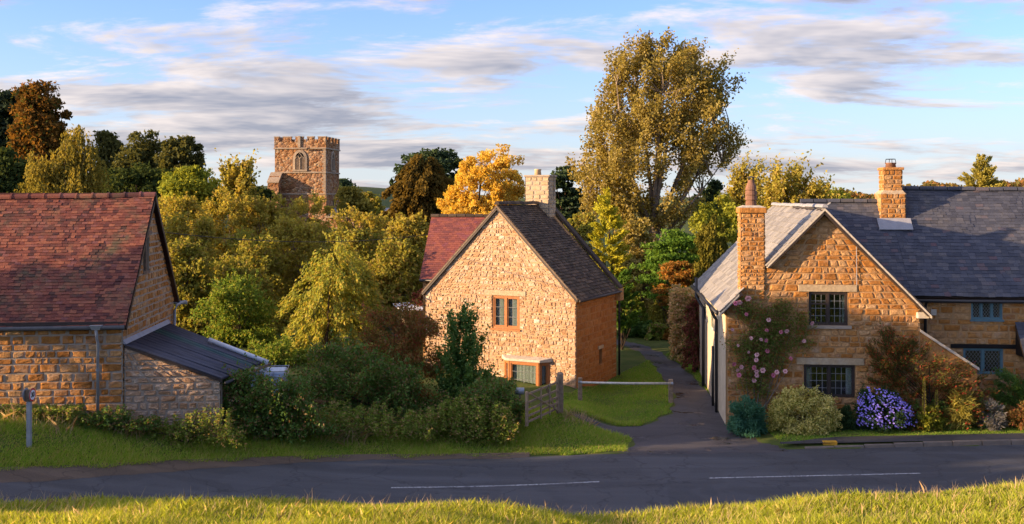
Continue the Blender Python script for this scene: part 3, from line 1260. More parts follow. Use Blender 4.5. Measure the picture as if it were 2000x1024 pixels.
# ------------------------------------------------------------------ barn on the left
def build_barn():
    H = empty('barn', (-10.45, 27.5, 1.15), R(5.5))
    tag(H, 'ironstone barn with a steep weathered red clay tiled roof', 'barn')
    E, RG, D, HD = 2.95, 6.22, 5.9, 2.95
    stone_wall(H, frame_of((-7, 0, 0), XA, -YA), [(0, -0.4), (7, -0.4), (7, E), (0, E)], [], M_BARNSTONE, M_MORTAR_G, (0.15, 0.26), (0.22, 0.62), 0.010, 0.016, 0.012, 300, 0.5, seed=11, wob=0.018)
    stone_wall(H, frame_of((0, 0, 0), YA, XA), [(0.0, -0.4), (D, -0.4), (D, E), (HD, RG - 0.05), (0.0, E)], [(2.05, 2.75, 4.02, 5.15)], M_BARNSTONE, M_MORTAR_G, (0.15, 0.25), (0.2, 0.5), 0.018, 0.012, 0.010, 300, 0.4, seed=12, wob=0.014)
    MB().box(-14, -7.001, 0.0, 0.35, -0.5, E).build('wall', M_MORTAR_G, H)
    MB().box(-14, -0.4, D - 0.35, D, -0.5, E).build('wall', M_MORTAR_G, H)
    MB().prism([(-14, 0.01, -0.5), (-14, D - 0.01, -0.5), (-14, D - 0.01, E), (-14, HD, RG - 0.1), (-14, 0.01, E)], (0.3, 0, 0)).build('wall', M_MORTAR_G, H)
    tn = (RG + 0.06 - E) / HD
    T = Vector((0, 1, tn)).normalized()
    L = math.hypot(HD + 0.17, (HD + 0.17) * tn)
    O = Vector((-7.3, -0.17, E + 0.05 - 0.17 * tn))
    rf = roof_plane(H, O, XA, T, [(0, 0), (7.42, 0), (7.42, L), (0, L)], 0.105, (0.16, 0.175), 0.013, M_REDTILE, M_WOODDARK, 300, 'tile', 1.5, 0.008, sag=0.06)
    dk = MB()
    dk.prism([O + XA * -6.9, O + XA * -0.004, O + XA * -0.004 + T * L, O + XA * -6.9 + T * L], Vector((0, 0, 0.03)))
    dk.build('roof', M_REDTILE, H)
    Tb = Vector((0, -1, tn)).normalized()
    Ob = Vector((0.12, D + 0.17, E + 0.05 - 0.17 * tn))
    dk = MB()
    dk.prism([Ob, Ob - XA * 14.3, Ob - XA * 14.3 + Tb * L, Ob + Tb * L], Vector((0, 0, 0.04)))
    dk.build('roof', M_REDTILE, H)
    ridge_caps(H, rf, (-7.2, HD, RG + 0.10), (0.14, HD, RG + 0.13), M_REDTILE, 0.46, 0.115, sag=0.05)
    # dark bargeboard of the far slope and cement edge of the near one
    b = MB()
    b.prism([Ob + Vector((0.0, 0, -0.16)), Ob + Vector((0, 0, 0.0)), Ob + Tb * L, Ob + Tb * L + Vector((0, 0, -0.18))], Vector((0.035, 0, 0)))
    b.build('bargeboard', M_WOODDARK, H)
    # gutter and downpipes
    g = MB()
    ez = E - 0.17
    for k in range(40):
        pass
    g.tube([(-14, -0.26, ez - 0.03), (0.1, -0.26, ez)], 0.055, 8)
    g.build('gutter', M_GUTTER, H, smooth=True)
    MB().box(-14, 0.05, -0.16, -0.04, E - 0.14, E - 0.03).build('eaves_board', M_WOODDARK, H)
    p = MB()
    p.tube([(-0.62, -0.26, ez - 0.05), (-0.62, -0.2, ez - 0.28), (-0.62, -0.11, ez - 0.42), (-0.62, -0.11, 0.05)], 0.042, 8)
    pp = p.build('downpipe', M_GREYPIPE, H, smooth=True)
    MB().hexa([(-0.72, -0.3, ez - 0.06), (-0.52, -0.3, ez - 0.06), (-0.52, -0.14, ez - 0.06), (-0.72, -0.14, ez - 0.06),
               (-0.78, -0.35, ez + 0.06), (-0.46, -0.35, ez + 0.06), (-0.46, -0.1, ez + 0.06), (-0.78, -0.1, ez + 0.06)]).build('hopper_head', M_GREYPIPE, pp)
    for z in (0.45, 1.6):
        MB().tube([(-0.62, -0.11, z), (-0.62, -0.11, z + 0.06)], 0.054, 8).build('pipe_collar', M_GREYPIPE, pp)
    p = MB()
    p.tube([(0.32, D + 0.15, E - 0.12), (0.13, D - 0.15, E - 0.2), (0.09, D - 0.32, E - 0.38), (0.09, D - 0.34, E - 1.0), (0.14, D - 0.34, E - 1.1)], 0.05, 8)
    p.build('downpipe', M_GREYPIPE, H, smooth=True)
    MB().tube([(-14, D + 0.26, ez), (0.36, D + 0.26, ez)], 0.06, 8).build('gutter', M_GREYPIPE, H, smooth=True)
    # loft opening
    fr = frame_of((0, 0, 0), YA, XA)
    w = MB()
    w.wbox(fr, 2.05, 2.75, 5.05, 5.15, -0.2, 0.0).wbox(fr, 2.05, 2.13, 4.1, 5.05, -0.2, -0.01).wbox(fr, 2.42, 2.52, 4.1, 5.05, -0.2, -0.01).wbox(fr, 2.05, 2.75, 4.02, 4.1, -0.22, 0.03)
    wi = w.build('window', M_WOODGREY, H)
    MB().wbox(fr, 2.13, 2.42, 4.1, 5.05, -0.19, -0.18).build('pane', M_BLACKWOOD, wi)  # black sheet, no glass: stands for the dark inside of the opening
    MB().wbox(fr, 2.52, 2.75, 4.1, 5.05, -0.16, -0.06).build('shutter', M_WOODDARK, wi)
    MB().wbox(fr, 1.95, 2.95, 5.155, 5.26, -0.1, 0.035).build('lintel', M_WOODGREY, H)

    # lean-to against the barn's gable
    S2 = empty('lean_to_shed', (-10.45, 27.5, 1.15), R(5.5))
    tag(S2, 'stone lean-to shed with dark corrugated roof against the barn', 'shed')
    zf0, zf1, zb0, zb1 = 2.28, 1.32, 2.22, 1.00
    yf, yb = -0.02, 5.0
    xf, xb = 2.62, 3.05
    n = 7
    for k in range(n):
        v0, v1 = k / n, (k + 1) / n + 0.012
        if k == n - 1:
            v1 = 1.0
        nc = 30
        me = MB()
        for j in (0, 1):
            for i in range(nc + 1):
                v = v0 + (v1 - v0) * i / nc
                y = yf + (yb - yf) * v
                x = 0.03 if j == 0 else xf + (xb - xf) * v + (0.05 if k % 2 else -0.03)
                z = (zf0 + (zb0 - zf0) * v) if j == 0 else (zf1 + (zb1 - zf1) * v)
                z += 0.034 * math.cos(i / nc * 2 * math.pi * 8) + 0.004 * (k % 2) + (0.012 if k == 4 else 0)
                me.v.append((x, y, z))
        for i in range(nc):
            me.f.append((i, i + 1, nc + 2 + i, nc + 1 + i))
        o = me.build('corrugated_sheet', M_CORRG if k == 4 else M_CORR, S2, smooth=True)
        so = o.modifiers.new('solid', 'SOLIDIFY')
        so.thickness = 0.012
        if k == 4:
            o['label'] = 'dark green see-through roofing sheet'
    stone_wall(S2, frame_of((0.02, 0.05, 0), XA, -YA), [(0, -0.5), (2.52, -0.5), (2.52, 1.24), (0, 2.2)], [], M_RUBBLE, M_MORTAR_G, (0.10, 0.24), (0.15, 0.5), 0.016, 0.022, 0.02, 300, 0.0, seed=14, wob=0.03)
    MB().prism([(0.05, 0.04, 2.2), (2.6, 0.04, 1.24), (2.6, 0.04, 1.31), (0.05, 0.04, 2.27)], (0, -0.05, 0)).build('verge_board', M_WOODDARK, S2)
    MB().prism([(0.02, -0.05, 2.31), (0.10, -0.05, 2.30), (0.02, -0.05, 2.42)], (0, 5.1, -0.05)).build('flashing', M_LEAD, S2)
    MB().box(2.2, 2.5, 0.4, 4.9, -0.5, 0.95).build('wall', M_RUBBLE, S2)
    MB().tube([(2.72, -0.1, 1.22), (3.2, 5.05, 0.90)], 0.05, 8).build('gutter', M_DARKMETAL, S2, smooth=True)
    m = wm(S2)
    A, B = m @ Vector((1.45, 4.1, 1.83)), m @ Vector((3.25, 4.2, 1.08))
    tag(MB().tube([A, A.lerp(B, 0.5), B], 0.075, 10).build('drain_pipe', M_WHITEPLASTIC, smooth=True), 'white plastic pipe lying down the lean-to roof towards the tank', 'pipe')
    # plastic tank in a steel cage at the foot of the roof
    c = P(524, 725, 32.2)
    K = empty('water_tank', (c.x, c.y, gz(c.x, c.y)), R(8))
    tag(K, 'pale blue plastic water tank in a metal cage below the lean-to roof', 'tank')
    t0 = c.z - K.location.z + 0.05
    MB().box(-0.55, 0.55, -0.5, 0.5, 0.1, t0).build('tank_body', M_TANK, K, bevel=0.06)
    for z in (0.2, 0.5, 0.8, t0 + 0.02):
        MB().tube([(-0.6, -0.55, z), (0.6, -0.55, z), (0.6, 0.55, z), (-0.6, 0.55, z), (-0.6, -0.55, z)], 0.015, 6).build('cage_rail', M_GALV, K)
    for x in (-0.6, -0.2, 0.2, 0.6):
        MB().tube([(x, -0.56, 0), (x, -0.56, t0 + 0.02)], 0.013, 6).build('cage_bar', M_GALV, K)
    MB().lathe((0, 0, t0), [(0.12, -0.02), (0.12, 0.05), (0.1, 0.06)]).build('lid', M_WHITEPLASTIC, K)


build_barn()


# ------------------------------------------------------------------ cottage in the middle
def chimney_faces(H, x0, x1, y0, y1, z0, z1, mat, mortar, seed, faces='flr', name='chimney', course=(0.13, 0.2), length=(0.16, 0.36), rough=0.01):
    core = MB().box(x0 + 0.03, x1 - 0.03, y0 + 0.03, y1 - 0.03, z0, z1).build(name, mortar, H)
    w, d, h = x1 - x0, y1 - y0, z1 - z0
    if 'f' in faces:
        stone_wall(H, frame_of((x0, y0, z0), XA, -YA), [(0, 0), (w, 0), (w, h), (0, h)], [], mat, mortar, course, length, 0.010, 0.014, rough, 120, 0.3, 0.02, seed=seed, wob=0.008, name='chimney_wall')
    if 'l' in faces:
        stone_wall(H, frame_of((x0, y1, z0), -YA, -XA), [(0, 0), (d, 0), (d, h), (0, h)], [], mat, mortar, course, length, 0.010, 0.014, rough, 80, 0.3, 0.02, seed=seed + 1, wob=0.008, name='chimney_wall')
    if 'r' in faces:
        stone_wall(H, frame_of((x1, y0, z0), YA, XA), [(0, 0), (d, 0), (d, h), (0, h)], [], mat, mortar, course, length, 0.010, 0.014, rough, 80, 0.3, 0.02, seed=seed + 2, wob=0.008, name='chimney_wall')
    return core


def build_cottage():
    H = empty('cottage', (2.38, 38.0, -0.6), R(-25.6))
    tag(H, 'small pale rubble stone cottage with dark mossy gabled roof behind the gate', 'house')
    Wd, D = 6.46, 4.4
    E, RG, HW = 4.26, 7.62, 3.23
    ff = frame_of((-Wd, 0, 0), XA, -YA)
    UW = (Wd - 3.49, Wd - 2.335, 2.95, 4.21)
    LW = (Wd - 2.94, Wd - 1.08, 0.72, 1.80)
    UL = (UW[0] - 0.32, UW[1] + 0.28, 4.21, 4.42)
    stone_wall(H, ff, [(0, 0), (Wd, 0), (Wd, E), (HW, RG), (0, E)], [UW, LW, UL], M_RUBBLE, M_MORTAR_P, (0.085, 0.185), (0.11, 0.34), 0.005, 0.010, 0.012, 300, 0.2, seed=21, wob=0.045)
    MB().wbox(ff, UL[0], UL[1], UL[2] + 0.004, UL[3] - 0.004, -0.15, 0.03).build('lintel', M_DRESSED, H, bevel=0.012)
    fs = frame_of((0, 0, 0), YA, XA)
    SWN = (2.42, 2.72, 1.42, 2.02)
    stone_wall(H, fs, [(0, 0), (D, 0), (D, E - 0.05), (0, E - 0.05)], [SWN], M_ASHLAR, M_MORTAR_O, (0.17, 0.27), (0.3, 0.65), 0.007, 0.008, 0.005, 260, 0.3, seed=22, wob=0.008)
    MB().box(-Wd, 0, D - 0.35, D, 0, E).build('wall', M_MORTAR, H)
    MB().box(-Wd + 0.02, -Wd + 0.35, 0.36, D - 0.36, 0, E).build('wall', M_MORTAR, H)
    MB().prism([(-Wd, D - 0.02, E), (0, D - 0.02, E), (-HW, D - 0.02, RG + 0.2)], (0, -0.3, 0)).build('wall', M_MORTAR, H)
    tn = (RG - E) / HW
    L = math.hypot(HW + 0.14, (HW + 0.14) * tn)
    # right slope, dark stone slates
    T = Vector((-1, 0, tn)).normalized()
    rr = roof_plane(H, Vector((0.14, -0.12, E + 0.06 - 0.14 * tn)), YA, T, [(0, 0), (D + 0.0, 0), (D + 0.0, L), (0, L)], 0.155, (0.15, 0.3), 0.022, M_STONESLATE, M_WOODDARK, 300, 'slate', 1.35, 0.012, grade=0.35, seed=23)
    T2 = Vector((1, 0, tn)).normalized()
    roof_plane(H, Vector((-Wd - 0.14, D, E + 0.06 - 0.14 * tn)), -YA, T2, [(0, 0), (D + 0.12, 0), (D + 0.12, L), (0, L)], 0.155, (0.15, 0.3), 0.022, M_STONESLATE, M_WOODDARK, 60, 'slate', 1.35, 0.012, grade=0.35, seed=24)
    ridge_caps(H, rr, (-HW, -0.13, RG + 0.16), (-HW, D - 0.3, RG + 0.16), M_STONESLATE, 0.4, 0.11, False)
    # raised far verge with coping slabs
    cp = MB()
    for sx, x0 in ((1, 0.2), (-1, -Wd - 0.2)):
        a = Vector((x0, D - 0.12, E - 0.10))
        b = Vector((-HW, D - 0.12, RG + 0.27))
        n = 7
        for k in range(n):
            p, q = a.lerp(b, k / n), a.lerp(b, (k + 0.97) / n)
            up = Vector((0, 0, 0.16))
            MB().prism([p, q, q + up, p + up], (0, 0.36, 0)).build('coping_slab', M_STONESLATE, H)
    for k, (x, sg) in enumerate(((0.0, 1), (-Wd, -1))):
        MB().box(min(x, x + sg * 0.24), max(x, x + sg * 0.24), D - 0.14, D + 0.24, E - 0.5, E - 0.0).build('kneeler', M_STONE, H, bevel=0.03)
    # near verge: thin mortar line
    for sg, x0 in ((1, 0.1), (-1, -Wd - 0.1)):
        a, b = Vector((x0, -0.13, E - 0.09)), Vector((-HW, -0.13, RG - 0.02))
        MB().prism([a, b, b + ZA * 0.075, a + ZA * 0.075], (0, 0.14, 0)).build('verge', M_TERRACOTTA if False else M_WOODGREY, H)
    # chimney on the far gable
    ch = chimney_faces(H, -HW - 0.55, -HW + 0.55, D - 0.75, D - 0.05, RG - 0.7, RG + 1.22, M_DRESSED, M_MORTAR_G, 25, 'flr', course=(0.17, 0.21), length=(0.25, 0.5), rough=0.004)
    MB().box(-HW - 0.6, -HW + 0.6, D - 0.8, D, RG + 1.22, RG + 1.30).build('chimney_cap', M_MORTAR_G, ch, bevel=0.02)
    MB().lathe((-HW - 0.12, D - 0.4, RG + 1.29), [(0.15, 0), (0.13, 0.2), (0.15, 0.22), (0.15, 0.26)]).build('chimney_pot', M_CREAMPOT, ch, smooth=True)
    MB().tube([(-HW + 0.62, D - 0.4, RG + 0.4), (-HW + 0.62, D - 0.4, RG + 1.55)], 0.012, 6).build('aerial_mast', M_DARKMETAL, ch)
    # gutter and pipe of the right hand wall
    MB().tube([(0.2, -0.1, E - 0.12), (0.2, D, E - 0.12)], 0.055, 8).build('gutter', M_WOODDARK, H, smooth=True)
    MB().tube([(0.2, D - 0.1, E - 0.14), (0.1, D + 0.05, E - 0.5), (0.1, D + 0.06, 0.4)], 0.045, 8).build('downpipe', M_DARKMETAL, H, smooth=True)
    # windows
    fu = frame_of((-Wd, 0, 0), XA, -YA)
    window(H, fu, *UW, 2, M_WOODORANGE, ('grid', 2, 3), 0.075, 0.05, [(0.06, 0.5, 0.02, 0.98), (0.5, 0.95, 0.02, 0.98)])
    MB().wbox(fu, UW[0] - 0.06, UW[1] + 0.06, UW[2] - 0.07, UW[2] - 0.002, -0.1, 0.06).build('window_sill', M_WOODORANGE, H)
    # bow window with its lead canopy
    BX = MB()
    a, b, h0, h1 = LW
    bow = [(a + 0.03, 0.0), (a + 0.32, 0.26), (b - 0.32, 0.26), (b - 0.03, 0.0)]
    hm = MB()
    O, U, N = fu

    def bp(i, h):
        s, n = bow[i]
        return O + U * s + N * n + Vector((0, 0, h))
    bw = None
    for i in range(3):
        p, q = bp(i, 0), bp(i + 1, 0)
        u = (q - p).normalized()
        nn = u.cross(ZA)
        f2 = (p, u, nn)
        bw = window(H, f2, 0.0, (q - p).length, h0, h1 - 0.02, 1, M_WOODORANGE, ('grid', 2, 3), 0.075, -0.03, [(0.1, 0.9, 0.02, 0.98)], room=(i == 1), name='bow_window')
    for i in range(4):
        p = bp(i, 0)
        MB().tube([p + ZA * h0, p + ZA * (h1 - 0.02)], 0.055, 6).build('window_post', M_WOODORANGE, H)
    top = [bp(0, h1) - U * 0.16, bp(1, h1) - U * 0.1 + N * 0.14, bp(2, h1) + U * 0.1 + N * 0.14, bp(3, h1) + U * 0.16]
    tp = [top[0] + ZA * 0.16, top[1] + ZA * 0.09, top[2] + ZA * 0.09, top[3] + ZA * 0.16]
    cn = MB()
    cn.hexa([top[1], top[2], top[3], top[0], tp[1], tp[2], tp[3], tp[0]])
    cn.build('window_canopy', M_COPING, H, bevel=0.015)
    sl = MB()
    lo = [bp(i, h0 - 0.09) for i in range(4)]
    sl.hexa([lo[1] + N * 0.06, lo[2] + N * 0.06, lo[3], lo[0], lo[1] + N * 0.06 + ZA * 0.088, lo[2] + N * 0.06 + ZA * 0.088, lo[3] + ZA * 0.088, lo[0] + ZA * 0.088])
    sl.build('window_sill', M_COPING, H)
    # slit window in the side wall
    MB().wbox(fs, SWN[0], SWN[1], SWN[2], SWN[3], -0.22, -0.2).build('slit_window', M_WOODDARK, H)
    MB().wbox(fs, SWN[0] - 0.12, SWN[1] + 0.12, SWN[3] + 0.004, SWN[3] + 0.14, -0.05, 0.03).build('lintel', M_DRESSED, H, bevel=0.01)

    # rear wing with plum red tiles
    G = empty('cottage_rear_wing', (-3.62, 41.6, 0.0), R(-6))
    tag(G, 'rear wing of the cottage under a plum red tiled roof', 'house')
    E2, R2, run = 4.2, 6.5, 2.45
    stone_wall(G, frame_of((0, 0, 0), XA, -YA), [(0, 0), (2.0, 0), (2.0, E2), (0, E2)], [], M_STONE, M_MORTAR, (0.17, 0.25), (0.25, 0.5), 0.008, 0.01, 0.006, 60, 0.3, seed=31)
    MB().box(2.0, 3.3, 0.02, 0.3, 0, E2).build('wall', M_MORTAR, G)
    MB().prism([(0.01, 0.02, 0), (0.01, 2 * run, 0), (0.01, 2 * run, E2), (0.01, run, R2 - 0.1), (0.01, 0.02, E2)], (0.3, 0, 0)).build('wall', M_MORTAR, G)
    MB().box(0.31, 3.3, 2 * run - 0.3, 2 * run, 0, E2).build('wall', M_MORTAR, G)
    tn2 = (R2 - E2) / run
    L2 = math.hypot(run + 0.2, (run + 0.2) * tn2)
    T = Vector((0, 1, tn2)).normalized()
    rf = roof_plane(G, Vector((-0.1, -0.2, E2 + 0.06 - 0.2 * tn2)), XA, T, [(0, 0), (3.5, 0), (3.5, L2), (0, L2)], 0.115, (0.165, 0.175), 0.012, M_REDTILE2, M_WOODDARK, 300, 'tile', 1.5, 0.004, seed=32)
    ob = Vector((3.4, 2 * run + 0.2, E2 + 0.06 - 0.2 * tn2))
    Tb = Vector((0, -1, tn2)).normalized()
    MB().prism([ob, ob - XA * 3.5, ob - XA * 3.5 + Tb * L2, ob + Tb * L2], (0, 0, 0.04)).build('roof', M_REDTILE2, G)
    ridge_caps(G, rf, (-0.12, run, R2 + 0.12), (3.3, run, R2 + 0.12), M_STONESLATE, 0.4, 0.1, False)
    MB().tube([(-0.1, -0.27, E2 - 0.17), (2.2, -0.27, E2 - 0.17)], 0.05, 8).build('gutter', M_DARKMETAL, G, smooth=True)
    # low white roof and a shed roof glimpsed behind the left corner
    c = P(815, 603, 47)
    SH = empty('garden_shed', (c.x, c.y, gz(c.x, c.y)), R(20))
    tag(SH, 'low garden outbuilding with a white sheet roof beside the cottage', 'shed')
    h = c.z - gz(c.x, c.y)
    MB().box(-0.6, 1.2, 0, 1.5, -0.2, h - 0.1).build('wall', M_WOODGREY, SH)
    MB().hexa([(-0.75, -0.15, h - 0.12), (1.3, -0.15, h - 0.02), (1.3, 1.6, h + 0.15), (-0.75, 1.6, h + 0.05), (-0.75, -0.15, h - 0.07), (1.3, -0.15, h + 0.03), (1.3, 1.6, h + 0.2), (-0.75, 1.6, h + 0.1)]).build('roof', M_WHITEPLASTIC, SH)
    c = P(795, 578, 52)
    S3 = empty('potting_shed', (c.x, c.y, gz(c.x, c.y)), R(10))
    tag(S3, 'little dark shed with pale gable edges among the shrubs', 'shed')
    h = c.z - gz(c.x, c.y)
    MB().prism([(-0.5, 0, -0.2), (0.5, 0, -0.2), (0.5, 0, h - 0.2), (0, 0, h), (-0.5, 0, h - 0.2)], (0, 1.5, 0)).build('wall', M_WOODDARK, S3)
    for sg in (1, -1):
        MB().prism([(sg * 0.6, -0.06, h - 0.22), (0, -0.06, h + 0.02), (0, -0.06, h + 0.09), (sg * 0.6, -0.06, h - 0.15)], (0, 1.6, 0)).build('roof', M_GREYPIPE, S3)


build_cottage()


# ------------------------------------------------------------------ house on the right
def build_right_house():
    H = empty('stone_house', (6.93, 33.0, -0.1), R(-5.4))
    tag(H, 'golden ironstone house with slate roofs and two chimneys behind the flower border', 'house')
    E, RG, HW, Wd, D = 4.0, 7.05, 3.02, 6.02, 10.0
    ff = frame_of((0, 0, 0), XA, -YA)
    UW = (2.57, 3.80, 3.40, 4.47)
    UL = (2.25, 4.08, 4.47, 4.70)
    LW = (2.42, 4.02, 1.10, 2.14)
    LL = (2.2, 4.3, 2.14, 2.36)
    stone_wall(H, ff, [(0, 0), (Wd, 0), (Wd, E), (HW, RG), (0, E)], [UW, UL, LW, LL], M_STONE, M_MORTAR, (0.13, 0.23), (0.18, 0.52), 0.008, 0.014, 0.0105, 300, 0.45, seed=41, wob=0.012)
    for q in (UL, LL):
        MB().wbox(ff, q[0], q[1], q[2] + 0.004, q[3] - 0.004, -0.2, 0.03).build('lintel', M_DRESSED, H, bevel=0.012)
    # rendered side wall
    sw = MB().box(-0.01, 0.33, 0.36, D, 0, E - 0.02).build('side_wall', M_RENDER, H)
    fl = frame_of((-0.012, D, 0), -YA, -XA)
    for y0 in (3.6, 6.3):
        s0 = D - y0 - 0.9
        w = MB()
        w.wbox(fl, s0, s0 + 0.9, 2.7, 3.75, 0.0, 0.05)
        wi = w.build('window', M_WHITEPAINT, H)
        for k in (0, 1):
            MB().wbox(fl, s0 + 0.06 + 0.41 * k, s0 + 0.43 + 0.41 * k, 2.78, 3.67, 0.05, 0.058).build('pane', M_GLASS, wi)
    MB().box(0.0, Wd, D - 0.35, D - 0.01, 0, E).build('wall', M_MORTAR, H)
    MB().box(Wd - 0.35, Wd, 0.36, D, 0, E).build('wall', M_MORTAR, H)
    MB().prism([(0, D - 0.3, E), (Wd, D - 0.3, E), (HW, D - 0.3, RG - 0.05)], (0, 0.28, 0)).build('wall', M_MORTAR, H)
    tn = (RG - E) / HW
    L = math.hypot(HW + 0.26, (HW + 0.26) * tn)
    OV = 0.30
    T = Vector((1, 0, tn)).normalized()
    rl = roof_plane(H, Vector((-0.26, D + 0.1, E + 0.08 - 0.26 * tn)), -YA, T, [(0, 0), (D + 0.1, 0), (D + 0.1, L), (0, L)], 0.29, (0.28, 0.46), 0.014, M_SLATE_L, M_WOODDARK, 280, 'slate', 1.5, 0.006, seed=42, grade=0.25)
    for t0, t1 in ((0.0, 0.93), (2.08, L)):
        roof_plane(H, Vector((-0.26, D + 0.1, E + 0.08 - 0.26 * tn)), -YA, T, [(D + 0.103, t0), (D + 0.1 + OV, t0), (D + 0.1 + OV, t1), (D + 0.103, t1)], 0.25, (0.28, 0.46), 0.014, M_SLATE_L, M_WOODDARK, 20, 'slate', 1.4, 0.006, seed=421, name='verge_slates')
    T2 = Vector((-1, 0, tn)).normalized()
    O2 = Vector((Wd + 0.26, -OV, E + 0.08 - 0.26 * tn))
    roof_plane(H, O2, YA, T2, [(0, 0), (5.5, 0), (5.5, L), (0, L)], 0.22, (0.25, 0.36), 0.012, M_SLATE, M_WOODDARK, 0, 'slate', 1.5, 0.005, seed=43)
    ridge_caps(H, rl, (HW, -OV - 0.02, RG + 0.18), (HW, D, RG + 0.18), M_LEAD, 0.5, 0.09, False, 'ridge_tile')
    # pale verges
    for sg, x0 in ((-1, -0.28), (1, Wd + 0.28)):
        a, b = Vector((x0, -OV - 0.01, E - 0.28 * tn - 0.03)), Vector((HW, -OV - 0.01, RG + 0.02))
        if sg < 0:
            # interrupted by the chimney
            for t0, t1 in ((0.0, 0.19), (0.46, 1.0)):
                p, q = a.lerp(b, t0), a.lerp(b, t1)
                MB().prism([p, q, q + ZA * 0.075, p + ZA * 0.075], (0, 0.30, 0)).build('verge', M_COPING, H)
        else:
            MB().prism([a, b, b + ZA * 0.075, a + ZA * 0.075], (0, 0.30, 0)).build('verge', M_COPING, H)
    MB().box(Wd - 0.12, Wd + 0.26, -0.14, 0.12, E - 0.34, E - 0.14).build('kneeler', M_COPING, H, bevel=0.03)
    # chimney on the gable's left shoulder
    ch = chimney_faces(H, 0.42, 1.19, -0.05, 0.62, 4.2, 6.98, M_STONE, M_MORTAR, 44, 'flr', course=(0.12, 0.19), length=(0.14, 0.36), rough=0.014)
    MB().box(0.36, 1.25, -0.12, 0.68, 6.98, 7.16).build('chimney_cap', M_STONE, ch, bevel=0.03)
    MB().hexa([(0.38, -0.1, 7.162), (1.23, -0.1, 7.162), (1.23, 0.66, 7.162), (0.38, 0.66, 7.162), (0.55, 0.08, 7.23), (1.05, 0.08, 7.23), (1.05, 0.5, 7.23), (0.55, 0.5, 7.23)]).build('flaunching', M_COPING, ch)
    pot = MB().lathe((0.80, 0.29, 7.21), [(0.18, 0), (0.17, 0.16), (0.15, 0.165), (0.15, 0.24), (0.2, 0.2), (0.185, 0.34), (0.14, 0.345), (0.14, 0.40), (0.195, 0.36), (0.18, 0.5), (0.135, 0.505), (0.135, 0.56), (0.19, 0.52), (0.17, 0.62), (0.11, 0.75), (0.10, 0.84)], 16).build('chimney_pot', M_TERRACOTTA, ch, smooth=False)
    for k in range(4):
        a = k * math.pi / 2 + 0.4
        MB().box(0.8 + 0.09 * math.cos(a) - 0.012, 0.8 + 0.09 * math.cos(a) + 0.012, 0.29 + 0.09 * math.sin(a) - 0.012, 0.29 + 0.09 * math.sin(a) + 0.012, 8.04, 8.13).build('cowl_strut', M_DARKMETAL, pot)
    MB().lathe((0.80, 0.29, 8.13), [(0.14, 0), (0.14, 0.015), (0.03, 0.04)]).build('cowl', M_DARKMETAL, pot)
    # gutters and black pipes of the side wall
    gz0 = E - 0.24
    MB().tube([(-0.33, -0.1, gz0), (-0.33, D, gz0)], 0.06, 8).build('gutter', M_DARKMETAL, H, smooth=True)
    MB().tube([(-0.33, 2.3, gz0), (-0.22, 2.3, gz0 - 0.3), (-0.1, 2.3, gz0 - 0.5), (-0.1, 2.3, 0)], 0.055, 8).build('downpipe', M_DARKMETAL, H, smooth=True)
    MB().tube([(-0.35, 7.5, gz0 + 0.55), (-0.35, 7.5, gz0 - 0.2), (-0.12, 7.0, gz0 - 0.6), (-0.12, 7.0, 0)], 0.06, 8).build('downpipe', M_DARKMETAL, H, smooth=True)
    MB().tube([(-0.11, 3.4, 2.2), (-0.11, 3.4, 0)], 0.05, 8).build('downpipe', M_DARKMETAL, H, smooth=True)
    # windows of the gable
    window(H, ff, *UW, 2, M_WOODDARK, ('grid', 3, 4), 0.06, 0.06, [(0.88, 0.97, 0.02, 0.98)], transom=(0, UW[2] + 0.68))
    MB().wbox(ff, UW[0] - 0.05, UW[1] + 0.1, UW[2] - 0.10, UW[2] - 0.002, -0.1, 0.07).build('window_sill', M_MORTAR_G, H)
    window(H, ff, *LW, 2, M_WOODDARK, ('grid', 4, 4), 0.06, 0.06, [(0.02, 0.14, 0.02, 0.98), (0.84, 0.98, 0.02, 0.98)])
    # wire down the gable
    MB().tube([(4.05, -0.05, 6.0), (4.06, -0.05, 4.7)], 0.012, 5).build('cable', M_LEAD, H)

    # main range
    fm = frame_of((Wd, 1.9, 0), XA, -YA)
    W2, E2 = 9.5, 4.16
    U2 = (2.2, 3.21, 3.42, 4.08)
    L2w = (1.95, 3.23, 1.60, 2.46)
    LB = (1.55, 3.75, 2.46, 2.60)
    stone_wall(H, fm, [(0, 0), (W2, 0), (W2, E2), (0, E2)], [U2, L2w, LB], M_STONE, M_MORTAR, (0.17, 0.25), (0.28, 0.62), 0.009, 0.012, 0.008, 260, 0.0, seed=45, wob=0.008)
    window(H, fm, *U2, 3, M_WOODBLUE, ('diamond', 3), 0.05, 0.02)
    window(H, fm, *L2w, 2, M_WOODBLUE, ('diamond', 5), 0.055, 0.03)
    MB().wbox(fm, *LB[:2], LB[2] + 0.003, LB[3] - 0.003, -0.2, 0.035).build('beam', M_BLACKWOOD, H, bevel=0.01)
    MB().wbox(fm, U2[0] - 0.04, U2[1] + 0.04, U2[2] - 0.06, U2[2] - 0.003, -0.05, 0.05).build('window_sill', M_WOODBLUE, H)
    MB().wbox(fm, 0.9, 1.08, 3.55, 3.75, 0.03, 0.05).build('plaque', M_COPING, H, bevel=0.02)
    run, rise = 3.4, 3.6
    T = Vector((0, run, rise)).normalized()
    Lm = math.hypot(run, rise)
    Lo = (7.26 - 4.15) / rise * Lm
    rm1 = roof_plane(H, Vector((3.15, 1.68, 4.20)), XA, T, [(0, 0), (3.1, 0), (3.1, Lo), (0, Lo)], 0.165, (0.17, 0.27), 0.010, M_SLATE, M_WOODDARK, 60, 'slate', 1.5, 0.005, seed=46, grade=0.2)
